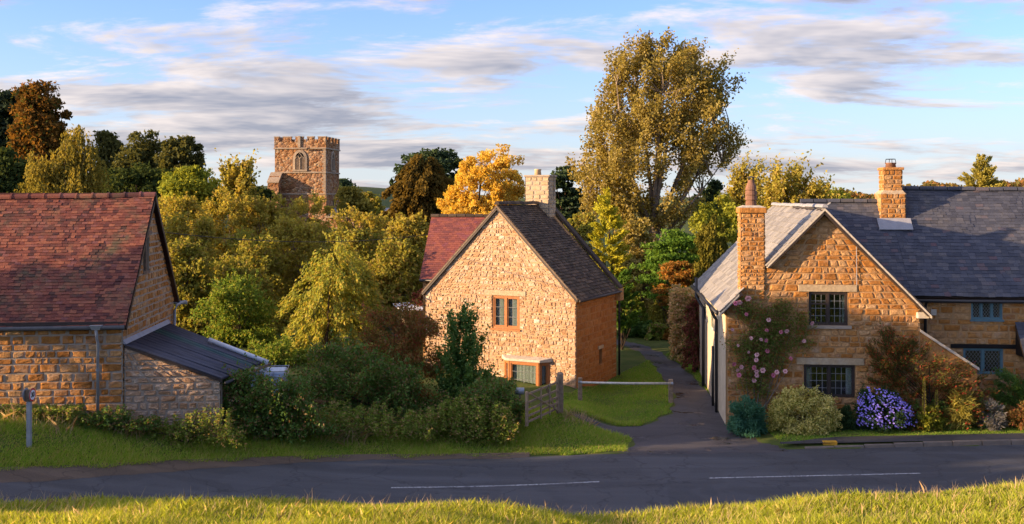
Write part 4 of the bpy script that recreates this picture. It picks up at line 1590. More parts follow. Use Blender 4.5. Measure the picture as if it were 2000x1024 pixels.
    rm2 = roof_plane(H, Vector((6.253, 1.68, 4.20)), XA, T, [(0, 0), (9.6, 0), (9.6, Lm), (0, Lm)], 0.165, (0.17, 0.27), 0.010, M_SLATE, M_WOODDARK, 300, 'slate', 1.5, 0.006, seed=47, grade=0.2, sag=0.05)
    yl = 1.68 + Lo * T.y
    ridge_caps(H, rm1, (3.15, yl, 4.2 + Lo * T.z + 0.07), (6.0, yl, 4.2 + Lo * T.z + 0.07), M_SLATE, 0.5, 0.11, False)
    yr = 1.68 + run
    ridge_caps(H, rm2, (6.5, yr, 4.2 + rise + 0.06), (15.8, yr, 4.2 + rise + 0.06), M_SLATE, 0.5, 0.11, False, sag=0.05)
    for x0, x1, y, z in ((3.15, 6.25, yl, 4.2 + Lo * T.z), (6.25, 15.85, yr, 4.2 + rise)):
        MB().prism([(x0, y, z - 0.06), (x0, y + 3.3, z - 3.5), (x1, y + 3.3, z - 3.5), (x1, y, z - 0.06)], (0, 0, 0.05)).build('roof', M_SLATE, H)
    MB().prism([(6.23, 1.9, 4.1), (6.23, yr + 3, 4.1), (6.23, yr, 7.74)], (0.05, 0, 0)).build('wall', M_MORTAR, H)
    MB().box(Wd, 15.5, 8.2, 8.5, 0, 4.2).build('wall', M_MORTAR, H)
    MB().box(15.2, 15.5, 2.26, 8.2, 0, 4.2).build('wall', M_MORTAR, H)
    MB().tube([(Wd - 0.1, 1.60, 4.05), (15.6, 1.60, 4.05)], 0.06, 8).build('gutter', M_DARKMETAL, H, smooth=True)
    MB().tube([(6.72, 1.62, 4.02), (6.72, 1.8, 3.85), (6.72, 1.8, 0)], 0.05, 8).build('downpipe', M_DARKMETAL, H, smooth=True)
    # big chimney of the main range
    c2 = chimney_faces(H, 5.85, 6.70, 4.0, 4.9, 5.9, 7.64, M_STONE, M_MORTAR, 48, 'flr', course=(0.13, 0.2), length=(0.15, 0.36), rough=0.008)
    c3 = chimney_faces(H, 5.98, 6.62, 4.12, 4.8, 7.64, 8.46, M_STONE, M_MORTAR, 52, 'flr', name='chimney', course=(0.13, 0.2), length=(0.15, 0.36), rough=0.008)
    MB().hexa([(5.83, 3.98, 7.6), (6.72, 3.98, 7.6), (6.72, 4.92, 7.6), (5.83, 4.92, 7.6), (5.99, 4.13, 7.76), (6.61, 4.13, 7.76), (6.61, 4.79, 7.76), (5.99, 4.79, 7.76)]).build('chimney_shoulder', M_DRESSED, c2)
    MB().box(5.93, 6.67, 4.07, 4.85, 8.46, 8.56).build('chimney_cap', M_STONE, c3, bevel=0.02)
    MB().lathe((6.3, 4.45, 8.56), [(0.19, 0), (0.17, 0.12), (0.19, 0.13), (0.19, 0.17)]).build('chimney_pot', M_TERRACOTTA, c3, smooth=True)
    cg = MB()
    for k in range(4):
        a = k * math.pi / 2
        cg.tube([(6.3 + 0.19 * math.cos(a), 4.45 + 0.19 * math.sin(a), 8.69), (6.3 + 0.16 * math.cos(a), 4.45 + 0.16 * math.sin(a), 8.86)], 0.012, 5)
    cg.tube([(6.3 + 0.16 * math.cos(k * 0.785), 4.45 + 0.16 * math.sin(k * 0.785), 8.86) for k in range(9)], 0.012, 5)
    cg.build('chimney_guard', M_DARKMETAL, c3)
    MB().prism([(5.7, 3.62, 6.33), (6.85, 3.62, 6.33), (6.85, 3.98, 6.72), (5.7, 3.98, 6.72)], (0, -0.03, 0.03)).build('flashing', M_LEAD, H)
    # raking wing wall with pale coping
    ww = MB().prism([(Wd + 0.005, 0.02, 0), (Wd + 1.75, 0.02, 0), (Wd + 1.75, 0.02, 2.05), (Wd + 0.005, 0.02, 3.22)], (0, 0.3, 0)).build('wing_wall', M_STONE, H)
    MB().prism([(Wd + 0.005, -0.04, 3.22), (Wd + 1.8, -0.04, 2.03), (Wd + 1.8, -0.04, 2.12), (Wd + 0.005, -0.04, 3.31)], (0, 0.42, 0)).build('coping', M_COPING, H)
    # porch canopy at the right edge
    U3, T3 = XA, Vector((0, 0.72, 0.9)).normalized()
    roof_plane(H, Vector((Wd + 3.55, 0.95, 2.35)), U3, T3, [(0, 0), (2.2, 0), (2.2, 1.2), (0, 1.2)], 0.2, (0.2, 0.34), 0.011, M_SLATE, M_WOODDARK, 40, 'slate', 1.5, 0.004, name='porch_roof', seed=49)
    MB().box(Wd + 3.62, Wd + 3.72, 1.05, 1.15, 0, 2.3).build('porch_post', M_BLACKWOOD, H)
    MB().prism([(Wd + 3.62, 1.05, 2.28), (Wd + 3.62, 1.88, 2.28), (Wd + 3.62, 1.88, 3.25)], (0.08, 0, 0)).build('porch_side', M_BLACKWOOD, H)


build_right_house()


# ------------------------------------------------------------------ church tower
def tower_mat():
    t = NT('tower_rubble')
    v = t.coords(False)
    vo = t.n('ShaderNodeTexVoronoi')
    mp = t.n('ShaderNodeMapping')
    mp.inputs['Scale'].default_value = (2.3, 2.3, 3.4)
    t.l(v, mp.inputs['Vector'])
    t.l(mp.outputs[0], vo.inputs['Vector'])
    vo.inputs['Scale'].default_value = 1.0
    sp = t.n('ShaderNodeSeparateColor')
    t.l(vo.outputs['Color'], sp.inputs[0])
    col = t.ramp(sp.outputs[0], [(0, (0.24, 0.105, 0.045)), (0.5, (0.35, 0.17, 0.07)), (0.85, (0.40, 0.23, 0.11)), (1, (0.44, 0.32, 0.20))])
    n = t.noise(v, 0.5, 4, 0.6)
    col = t.mix(t.rng(n, 0.45, 0.7, 0, 0.5), col, (0.36, 0.27, 0.2))
    n2 = t.noise(v, 5, 4, 0.7)
    h = t.math('SUBTRACT', n2, t.math('MULTIPLY', vo.outputs['Distance'], 1.2))
    t.principled(col, 0.95, t.bump(h, 1.0, 0.25), 0.1)
    return t.m


def build_tower():
    M = tower_mat()
    DR = M_TOWERDRESS
    C = P(601, 400, 138 + 3.5)
    H = empty('church_tower', (C.x, C.y, 0), R(-5.4))
    tag(H, 'square battlemented church tower of brown ironstone rising above the trees', 'tower')
    h = 3.5
    st = MB()
    st.box(-h, h, -h, h, -2, 14.0)
    st.build('shaft', M, H)
    MB().box(-h - 0.12, h + 0.12, -h - 0.12, h + 0.12, -2, 7.7).build('base_stage', M, H)
    for z, o in ((7.7, 0.2), (10.6, 0.14), (13.85, 0.17)):
        MB().box(-h - o, h + o, -h - o, h + o, z, z + 0.2).build('string_course', DR, H, bevel=0.06)
    w = h + 0.06
    par = MB()
    z0, z1 = 14.05, 14.85
    th = 0.4
    par.box(-w, w, -w, -w + th, z0, z1).box(-w, w, w - th, w, z0, z1).box(-w, -w + th, -w + th, w - th, z0, z1).box(w - th, w, -w + th, w - th, z0, z1)
    par.build('parapet', M, H)
    fr = [(0.0, 0.09), (0.17, 0.33), (0.41, 0.56), (0.64, 0.77), (0.85, 1.0)]
    for side in range(4):
        for (a, b) in fr:
            s0, s1 = -w + 2 * w * a, -w + 2 * w * b
            if side % 2:
                s0, s1 = max(s0, -w + th + 0.01), min(s1, w - th - 0.01)
            lo, hi = (-w, -w + th) if side in (0, 3) else (w - th, w)
            bx = (s0, s1, lo, hi) if side in (0, 2) else (lo, hi, s0, s1)
            mo = MB().box(*bx, z1, z1 + 0.58).build('merlon', M, H)
            MB().box(bx[0] - 0.05, bx[1] + 0.05, bx[2] - 0.05, bx[3] + 0.05, z1 + 0.585, z1 + 0.72).build('merlon_coping', DR, mo)
    MB().box(-0.28, 0.08, -w - 0.16, -w - 0.003, 14.1, 15.6).build('pinnacle_shaft', DR, H)
    MB().box(-w + th, w - th, -w + th, w - th, 14.0, 14.1).build('roof', M_LEAD, H)
    # belfry windows
    def belfry(O, U, N):
        f = frame_of(O, U, N)
        O, U, N = f

        def arch(hw, z0, z1, top, n=7):
            pts = [(-hw, z0)]
            for k in range(n + 1):
                t = k / n
                pts.append((-hw + hw * (1 - math.cos(t * math.pi / 2 * 0.92)) / (1 - math.cos(math.pi / 2 * 0.92)), z1 + (top - z1) * math.sin(t * math.pi / 2) ** 0.9))
            return pts + [(-x, z) for x, z in reversed(pts[:-1])]

        def p3(q, n):
            return O + U * q[0] + ZA * q[1] + N * n
        outer, inner = arch(0.98, 10.95, 12.4, 13.75), arch(0.66, 11.1, 12.3, 13.4)
        fm = MB()
        for i in range(len(outer) - 1):
            a, b, c, d = outer[i], outer[i + 1], inner[i + 1], inner[i]
            fm.hexa([p3(a, 0.0), p3(b, 0.0), p3(c, 0.0), p3(d, 0.0), p3(a, 0.1), p3(b, 0.1), p3(c, 0.14), p3(d, 0.14)])
        fm.wbox(f, -1.0, 1.0, 10.85, 11.1, 0.0, 0.2)
        win = fm.build('belfry_window', DR, H)
        MB().prism([p3(q, 0.012) for q in inner], N * 0.01).build('recess_shade_panel', M_BLACKWOOD, win)  # dark panel on the wall face; the recess shade is in its colour
        for k in range(9):
            z = 11.15 + k * 0.17
            hw = 0.64
            MB().hexa([p3((-hw, z), 0.12), p3((hw, z), 0.12), p3((hw, z + 0.13), 0.03), p3((-hw, z + 0.13), 0.03), p3((-hw, z + 0.03), 0.125), p3((hw, z + 0.03), 0.125), p3((hw, z + 0.16), 0.035), p3((-hw, z + 0.16), 0.035)]).build('louvre', M_WOODGREY, win)
        tr = MB()
        tr.wbox(f, -0.06, 0.06, 11.1, 12.7, 0.03, 0.17)
        for sx in (-1, 1):
            tr.tube([p3((sx * 0.62, 12.55), 0.13), p3((sx * 0.45, 12.78), 0.13), p3((sx * 0.2, 12.78), 0.13), p3((0.0, 12.55), 0.13)], 0.05, 6)
            tr.tube([p3((0, 12.6), 0.13), p3((sx * 0.25, 12.95), 0.13), p3((0, 13.3), 0.13)], 0.045, 6)
        tr.build('tracery', DR, win)
    belfry((0, -h, 0), XA, -YA)
    belfry((h, 0, 0), YA, XA)
    # quoins
    for k in range(22):
        z = 7.95 + k * 0.27
        if z > 13.7:
            break
        a = 0.45 if k % 2 else 0.28
        MB().box(h - a, h + 0.03, -h - 0.03, -h + (0.73 - a), z, z + 0.25).build('quoin', DR, H)
    # diagonal-ish buttress at the left corner
    bt = MB()
    bt.prism([(-h - 0.5, -h - 1.5, -2), (-h - 0.5, -h - 0.005, -2), (-h - 0.5, -h - 0.005, 10.55), (-h - 0.5, -h - 0.7, 10.2), (-h - 0.5, -h - 1.5, 9.4)], (1.5, 0, 0))
    b = bt.build('buttress', M, H)
    MB().prism([(-h - 0.56, -h - 1.62, 9.3), (-h - 0.56, -h - 1.62, 9.42), (-h - 0.56, -h - 0.005, 10.75), (-h - 0.56, -h - 0.005, 10.56)], (1.62, 0, 0)).build('buttress_cap', DR, b)
    MB().tube([(1.0, -h - 0.1, 13.7), (1.15, -h - 0.55, 13.95), (1.5, -h - 0.6, 13.95)], 0.08, 6).build('waterspout', M_WOODDARK, H)
    f = frame_of((h, 0, 0), YA, XA)
    MB().wbox(f, -0.2, 0.15, 5.2, 7.0, 0.123, 0.14).build('slit_window', M_BLACKWOOD, H)
    # nave
    N2 = empty('church_nave', (C.x, C.y, 0), R(-5.4))
    tag(N2, 'low grey lead roof of the church nave beside its tower', 'church')
    MB().box(h + 0.2, h + 16, -4.2, 5, -1, 4.6).build('wall', M, N2)
    MB().box(h + 0.2, h + 16.1, -4.45, -4.19, 4.6, 4.95).build('parapet', DR, N2)
    MB().hexa([(h + 0.2, -4.1, 4.62), (h + 16, -4.1, 4.62), (h + 16, 5, 4.62), (h + 0.2, 5, 4.62), (h + 0.2, -4.1, 4.8), (h + 16, -4.1, 4.8), (h + 16, 0.6, 5.9), (h + 0.2, 0.6, 5.9)]).build('roof', M_LEAD, N2)


build_tower()


# ------------------------------------------------------------------ vegetation builders
def unit(v):
    return v / np.maximum(np.linalg.norm(v, axis=-1, keepdims=True), 1e-9)


def leaf_mesh(name, C, A, L, wr, tint, r, fold=0.15):
    """C centres, A axis directions, L lengths, wr width ratio: folded diamond leaves"""
    n = len(C)
    A = unit(A)
    rv = unit(r.normal(size=(n, 3)))
    B = unit(np.cross(A, rv))
    N = np.cross(A, B)
    L = L[:, None]
    tip = C + A * L * 0.5
    base = C - A * L * 0.5
    mid = C + A * L * 0.05 + N * L * fold
    s1 = mid + B * L * wr * 0.5
    s2 = mid - B * L * wr * 0.5
    V = np.stack([base, s1, tip, s2], 1).reshape(-1, 3)
    F = np.arange(4 * n).reshape(-1, 4)
    return np_mesh(name, V, F, np.repeat(tint, 4))


def lobes(r, k=7):
    D = unit(r.normal(size=(k, 3)))
    return D, r.uniform(0.05, 0.16, k), r.uniform(2.0, 5.0, k)


def sample_profile(prof, n, r, depth=0.9, out=0.45, rough=1.0, zlim=None):
    """prof: list of (z, xl, xr), top first. Returns points in the profile's volume and their outward directions"""
    pr = np.array(sorted(prof), float)
    zz = np.linspace(pr[0, 0], pr[-1, 0], 200)
    xl = np.interp(zz, pr[:, 0], pr[:, 1])
    xr = np.interp(zz, pr[:, 0], pr[:, 2])
    w = np.maximum(xr - xl, 0.05) ** 1.5
    cdf = np.cumsum(w)
    cdf /= cdf[-1]
    z = np.interp(r.random(n), cdf, zz)
    a = r.uniform(0, 2 * math.pi, n)
    rad = r.random(n) ** out
    # lobed outline
    lump = 0.90 + 0.10 * rough * (np.sin(3 * a + z * 2.1 / max(0.6, (pr[-1, 0] - pr[0, 0]) / 8)) + 0.8 * np.sin(5 * a - z * 3.7 + 1.3) + 0.6 * np.sin(z * 5.1 + 2 * a))
    rad = rad * np.clip(lump, 0.55, 1.12)
    xlz, xrz = np.interp(z, zz, xl), np.interp(z, zz, xr)
    c, h = (xlz + xrz) / 2, (xrz - xlz) / 2
    p = np.stack([c + h * rad * np.cos(a), h * depth * rad * np.sin(a), z], 1)
    zc = (pr[0, 0] + pr[-1, 0]) / 2
    hz = max((pr[-1, 0] - pr[0, 0]) / 2, 0.1)
    o = np.stack([np.cos(a) * rad, np.sin(a) * rad, (z - zc) / hz * 0.8], 1)
    return p, unit(o + 1e-6)


def bent(A, B, r, n=4, k=0.12, lift=0.0):
    A, B = np.array(A, float), np.array(B, float)
    d = np.linalg.norm(B - A)
    pts = []
    j = r.normal(size=(3,)) * d * k
    for i in range(n + 1):
        t = i / n
        p = A + (B - A) * t + j * math.sin(t * math.pi) + np.array([0, 0, lift * d]) * math.sin(t * math.pi)
        pts.append(p)
    return pts


def plant(name, label, cat, d, prof, mat, ncl=60, nl=120, leaf=0.12, mode='broad', bark=None, trunk=0.12, base=None, group=None,
          rc=None, seed=1, wr=0.55, out=0.42, depth=0.85, rough=1.0, limbs=26, tscale=1.0, crown='crown', stem='trunk', world=False, fork=0.25, tilt=0.0, flat=0.75, sprig=0.0):
    """prof in photo pixels (y, xl, xr) at distance d, or in metres (z, xl, xr) round the origin when world is given"""
    r = np.random.default_rng(seed)
    if not world:
        cx = (prof[-1][1] + prof[-1][2]) / 2 if base is None else base
        bx = (cx - 1000) / 2000 * d
        gzv = gz(bx, d)
        pr = [(CAMZ - (y - 385) / 2000 * d - gzv, (a - 1000) / 2000 * d - bx, (b - 1000) / 2000 * d - bx) for y, a, b in prof]
        loc = (bx, d, gzv)
    else:
        loc = world
        pr = prof
    if d > 44:
        leaf *= 1.25
        nl = int(nl * 1.1)
    T = empty(name, loc)
    tag(T, label, cat, group)
    zs = [p[0] for p in pr]
    zt, zb = max(zs), min(zs)
    wmax = max(p[2] - p[1] for p in pr)
    C, Od = sample_profile(pr, ncl, r, depth, out, rough)
    if rc is None:
        rc = wmax * 0.13
    rcs = rc * r.uniform(0.6, 1.3, ncl)
    ctint = r.uniform(0, 1, ncl)
    idx = np.repeat(np.arange(ncl), nl)
    n = len(idx)
    g = np.clip(r.normal(size=(n, 3)), -1.7, 1.7) * 0.55
    rr = rcs[idx][:, None]
    if mode == 'broad':
        off = g * rr * np.array([1, 1, flat])
        A = unit(r.normal(size=(n, 3)) * 0.8 + Od[idx] * 0.5 + np.array([0, 0, -0.25]))
    elif mode == 'up':
        ax = unit(Od[idx] * np.array([0.55, 0.55, 0.1]) + np.array([tilt, 0, 0.95]))
        t = r.normal(size=(n, 1)) * 0.95
        off = ax * t * rr * 1.25 + g * rr * 0.55
        A = unit(r.normal(size=(n, 3)) * 0.9 + ax * 0.6)
    elif mode == 'weep':
        t = r.random((n, 1)) ** 0.9
        ln = rr * r.uniform(1.5, 3.2, (ncl, 1))[idx]
        st = (r.normal(size=(ncl, 14, 3)) * rc * 0.5)[idx, r.integers(0, 14, n)]
        st[:, 2] *= 0.5
        off = st * (0.6 + 0.5 * t) + np.array([0, 0, -1.0]) * t * ln + g * rr * 0.10
        A = unit(r.normal(size=(n, 3)) * 0.45 + np.array([0, 0, -1.0]))
    elif mode == 'spray':
        ax = unit(Od[idx] * np.array([1, 1, 0.2]) + np.array([0, 0, 0.55]))
        t = r.uniform(-1, 1, (n, 1))
        off = ax * t * rr + g * rr * np.array([0.5, 0.5, 0.35])
        A = unit(ax + r.normal(size=(n, 3)) * 0.35)
    elif mode == 'droop':
        ax = unit(Od[idx] * np.array([1, 1, 0.0]) + np.array([0, 0, -0.9]))
        t = r.uniform(-1, 1, (n, 1))
        off = ax * t * rr * 1.2 + g * rr * np.array([0.5, 0.5, 0.5])
        A = unit(ax + r.normal(size=(n, 3)) * 0.3)
    elif mode == 'plate':
        off = g * rr * np.array([1.25, 1.25, 0.28])
        A = unit(r.normal(size=(n, 3)) * np.array([1, 1, 0.6]) + np.array([0, 0, 0.5]))
    elif mode == 'stems':
        prs = np.array(sorted(pr), float)
        a0, a1 = prs[:, 1].min(), prs[:, 2].max()
        sx = r.uniform(a0, a1, ncl)
        zz_ = np.linspace(prs[0, 0], prs[-1, 0], 80)
        okk = (np.interp(zz_, prs[:, 0], prs[:, 1])[None] <= sx[:, None]) & (np.interp(zz_, prs[:, 0], prs[:, 2])[None] >= sx[:, None])
        hs = np.where(okk, zz_[None], 0).max(1) * r.uniform(0.45, 1.15, ncl)
        C = np.stack([sx, r.uniform(-1, 1, ncl) * (a1 - a0) * 0.5 * depth, hs], 1)
        t = r.random((n, 1)) ** 0.6
        ln_ = np.stack([r.normal(size=ncl) * 0.12, r.normal(size=ncl) * 0.12, np.zeros(ncl)], 1)[idx]
        off = np.concatenate([np.zeros((n, 2)), (t - 1) * hs[idx][:, None]], 1) + ln_ * t + g * rr * (1.15 - 0.8 * t) * np.array([1, 1, 0.4])
        A = unit(r.normal(size=(n, 3)) * np.array([1, 1, 0.5]) + np.array([0, 0, 0.25]))
    elif mode == 'spiky':
        ax = unit(Od[idx] + r.normal(size=(n, 3)) * 0.5)
        off = g * rr * 0.9
        A = ax
    if sprig and mode != 'stems':
        ns = int(n * 0.10)
        sd_ = unit(Od + r.normal(size=Od.shape) * 0.4 + np.array([0, 0, 0.5]))
        off[:ns * 1] = off[:ns]
        pick = r.permutation(n)[:ns]
        off[pick] = sd_[idx[pick]] * (r.random((ns, 1)) * sprig + 0.3 * rr[pick]) + r.normal(size=(ns, 3)) * 0.03
    P_ = C[idx] + off
    low = P_[:, 2] < 0.03
    P_[low, 2] = r.uniform(0.03, 0.3, low.sum())
    tint = np.clip(ctint[idx] * 0.75 + r.uniform(0, 0.4, n) - 0.05, 0, 1)
    Ls = leaf * r.uniform(0.65, 1.35, n)
    me = leaf_mesh(crown, P_, A, Ls, wr, tint, r)
    obj(crown, me, mat, T)
    # trunk, fork and limbs
    if bark is not None:
        m = MB()
        cx0 = (pr[0][1] + pr[0][2]) / 2
        h = zt
        bz = max(zb + (zt - zb) * fork, 0.15 * zt)
        top = (np.mean(C[:, 0]) * 0.6, np.mean(C[:, 1]) * 0.5, zb + (zt - zb) * 0.72)
        tp = bent((0, 0, -0.2), top, r, 6, 0.03)
        m.tube(tp, [trunk * (1.25 if i == 0 else 1 - 0.72 * i / 6) for i in range(7)], 8)
        order = r.permutation(ncl)[:limbs]
        for q in order:
            c = C[q]
            f = np.clip((c[2] - bz) / max(zt - bz, 0.1) * 0.62 + 0.12 + r.uniform(-0.06, 0.06), 0.08, 0.92)
            i = f * 6
            k = int(min(i, 5))
            p0 = tp[k] + (tp[k + 1] - tp[k]) * (i - k)
            r0 = trunk * (1 - 0.72 * f) * 0.5
            m.tube(bent(p0, c, r, 4, 0.07, -0.03 if mode in ('up',) else 0.05), [r0, r0 * 0.75, r0 * 0.5, r0 * 0.3, r0 * 0.14], 5, False)
        m.build(stem, bark, T, smooth=True)
    return T


LM = {}


def L_(key, *a, **k):
    LM[key] = leaf_mat('leaf_' + key, *a, **k)


L_('dark', (0.020, 0.034, 0.012), (0.055, 0.070, 0.020))
L_('cedar', (0.012, 0.020, 0.014), (0.030, 0.042, 0.022), trans=0.15)
L_('beech', (0.085, 0.048, 0.014), (0.19, 0.095, 0.022), (0.05, 0.055, 0.016))
L_('birch', (0.10, 0.095, 0.02), (0.24, 0.19, 0.04))
L_('oak', (0.045, 0.052, 0.018), (0.10, 0.095, 0.03))
L_('bright', (0.10, 0.13, 0.018), (0.26, 0.26, 0.035))
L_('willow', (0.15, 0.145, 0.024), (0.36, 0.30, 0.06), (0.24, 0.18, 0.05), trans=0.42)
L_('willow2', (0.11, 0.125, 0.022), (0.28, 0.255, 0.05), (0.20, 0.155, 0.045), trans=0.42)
L_('green', (0.07, 0.12, 0.018), (0.16, 0.21, 0.032), (0.21, 0.20, 0.04))
L_('vivid', (0.045, 0.105, 0.016), (0.11, 0.175, 0.028))
L_('cherry', (0.125, 0.155, 0.026), (0.27, 0.27, 0.055), (0.31, 0.25, 0.055), trans=0.42)
L_('gold', (0.38, 0.27, 0.045), (0.50, 0.385, 0.085), (0.44, 0.27, 0.04), trans=0.45)
L_('yew', (0.05, 0.038, 0.010), (0.13, 0.085, 0.020))
L_('pine', (0.022, 0.040, 0.020), (0.055, 0.078, 0.034), trans=0.15)
L_('poplar', (0.135, 0.115, 0.026), (0.26, 0.205, 0.055), (0.28, 0.23, 0.09), trans=0.42)
L_('cypress', (0.19, 0.21, 0.020), (0.38, 0.34, 0.035), trans=0.3)
L_('weepcon', (0.045, 0.052, 0.010), (0.15, 0.13, 0.022), trans=0.2)
L_('orange', (0.16, 0.08, 0.02), (0.30, 0.14, 0.03), (0.14, 0.12, 0.03))
L_('hedge', (0.042, 0.095, 0.014), (0.105, 0.175, 0.030), (0.16, 0.10, 0.04), spec=0.32)
L_('evergreen', (0.036, 0.085, 0.016), (0.09, 0.16, 0.030), spec=0.32)
L_('brownhedge', (0.095, 0.085, 0.024), (0.20, 0.12, 0.04), (0.22, 0.07, 0.035))
L_('weeds', (0.085, 0.14, 0.024), (0.19, 0.23, 0.045), (0.26, 0.18, 0.08))
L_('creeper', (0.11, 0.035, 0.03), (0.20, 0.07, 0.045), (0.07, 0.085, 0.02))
L_('creeper_painted_sun', (0.40, 0.25, 0.12), (0.54, 0.38, 0.20), (0.20, 0.22, 0.06), trans=0.4)  # sunlit look put into the leaf colour; the hedge stands in shade
L_('rose', (0.065, 0.10, 0.024), (0.15, 0.18, 0.04), (0.19, 0.095, 0.05))
L_('teal', (0.028, 0.090, 0.055), (0.075, 0.17, 0.10))
L_('variegated', (0.28, 0.25, 0.05), (0.54, 0.48, 0.19), (0.14, 0.17, 0.03), trans=0.3)
L_('aster', (0.02, 0.045, 0.02), (0.05, 0.085, 0.03))
L_('asterflower', (0.22, 0.17, 0.60), (0.36, 0.30, 0.75), trans=0.3)
L_('cotoneaster', (0.045, 0.055, 0.016), (0.095, 0.09, 0.026), (0.25, 0.05, 0.028))
L_('grass', (0.12, 0.21, 0.024), (0.24, 0.32, 0.048), (0.34, 0.29, 0.10), trans=0.42)
L_('lawn', (0.10, 0.20, 0.022), (0.19, 0.28, 0.038), (0.26, 0.24, 0.07), trans=0.38)
L_('bank', (0.15, 0.20, 0.02), (0.32, 0.34, 0.04), (0.42, 0.35, 0.13), trans=0.45)
L_('straw', (0.28, 0.20, 0.11), (0.42, 0.32, 0.19), trans=0.3)
L_('lavender', (0.10, 0.10, 0.09), (0.19, 0.18, 0.17))
L_('umber', (0.10, 0.055, 0.03), (0.18, 0.11, 0.06))
L_('larch', (0.16, 0.15, 0.03), (0.30, 0.26, 0.06))
L_('farwood', (0.08, 0.075, 0.025), (0.19, 0.14, 0.045), (0.20, 0.10, 0.035))

BIG = M_BARK

# ------------------------------------------------------------------ trees on the left hill
plant('cedar_tree', 'dark layered cedar at the left edge of the photo', 'tree', 122, [(178, 12, 38), (205, 0, 42), (240, -12, 48), (290, -22, 52), (345, -30, 58)], LM['cedar'], 90, 120, 0.55, 'plate', M_BARKDARK, 0.35, rc=1.5, seed=101, out=0.5)
plant('beech_tree', 'tall russet brown beech on the hill at the left', 'tree', 110, [(168, 62, 92), (184, 42, 112), (215, 30, 126), (255, 24, 131), (300, 24, 132), (370, 30, 128)], LM['beech'], 130, 150, 0.36, 'broad', M_BARKDARK, 0.35, rc=0.85, seed=102)
plant('weeping_birch', 'tall weeping birch with thin trailing golden olive foliage behind the barn', 'tree', 52, [(226, 146, 154), (245, 136, 172), (268, 120, 190), (285, 80, 196), (315, 52, 204), (360, 40, 206), (430, 30, 205)], LM['birch'], 170, 120, 0.14, 'weep', M_BARKPALE, 0.14, rc=0.50, seed=103, wr=0.5, out=0.5)
plant('dark_shrub_tree', 'dark green tree low at the left edge above the barn ridge', 'tree', 75, [(298, -40, 20), (325, -50, 50), (400, -60, 70)], LM['dark'], 60, 130, 0.28, 'broad', M_BARKDARK, 0.2, rc=0.9, seed=104)
plant('oak_tree', 'tallest dark rounded oak between the birch and the church tower', 'tree', 100, [(261, 262, 298), (272, 246, 314), (295, 238, 322), (330, 225, 328), (390, 212, 335)], LM['oak'], 95, 95, 0.33, 'broad', M_BARKDARK, 0.3, rc=0.75, seed=105)
plant('oak_tree', 'small domed oak half hidden by the weeping birch', 'tree', 112, [(264, 196, 222), (280, 188, 238), (310, 188, 246), (360, 190, 250)], LM['oak'], 55, 95, 0.34, 'broad', M_BARKDARK, 0.28, rc=0.75, seed=106)
plant('oak_tree', 'umbrella shaped oak with open trunk left of the tower', 'tree', 92, [(273, 340, 372), (284, 320, 388), (302, 312, 396), (322, 314, 397), (338, 322, 392), (352, 335, 380)], LM['oak'], 80, 95, 0.30, 'broad', M_BARKDARK, 0.26, rc=0.55, seed=107, base=352, out=0.35)
plant('thicket_tree', 'dark thicket tree with reddish leaves under the oaks', 'tree', 85, [(328, 225, 300), (345, 208, 330), (375, 200, 338), (430, 200, 340)], LM['dark'], 80, 95, 0.28, 'broad', M_BARKDARK, 0.2, rc=0.75, seed=108)
plant('field_maple', 'rounded yellow green tree just right of the barn ridge', 'tree', 65, [(333, 352, 392), (345, 318, 420), (362, 303, 430), (385, 299, 434), (425, 298, 436)], LM['bright'], 85, 140, 0.2, 'broad', M_BARK, 0.18, rc=0.5, seed=109)
plant('pointed_willow', 'pale pointed willow between the yellow green tree and the tower', 'tree', 76, [(317, 470, 476), (332, 442, 486), (355, 428, 491), (385, 424, 494), (430, 424, 496)], LM['willow'], 75, 120, 0.22, 'up', M_BARK, 0.15, rc=0.45, seed=110)
plant('dark_tree', 'dark tree line just left of the church tower', 'tree', 115, [(368, 492, 518), (380, 484, 532), (430, 480, 536)], LM['dark'], 45, 110, 0.34, 'broad', M_BARKDARK, 0.2, rc=0.7, seed=111)
plant('dark_tree', 'dark round tree touching the right side of the church tower', 'tree', 165, [(355, 664, 678), (366, 658, 688), (400, 655, 694)], LM['pine'], 40, 110, 0.45, 'broad', M_BARKDARK, 0.25, rc=0.8, seed=112)
plant('thorn_tree', 'russet thorn bush right of the church tower', 'tree', 120, [(374, 668, 695), (386, 662, 718), (415, 660, 728)], LM['birch'], 45, 110, 0.32, 'broad', M_BARK, 0.15, rc=0.65, seed=113)
plant('thorn_tree', 'thin autumn thorn bush beside the church nave', 'tree', 124, [(381, 716, 728), (392, 698, 742), (418, 695, 750)], LM['willow2'], 40, 100, 0.32, 'broad', M_BARK, 0.15, rc=0.6, seed=114)

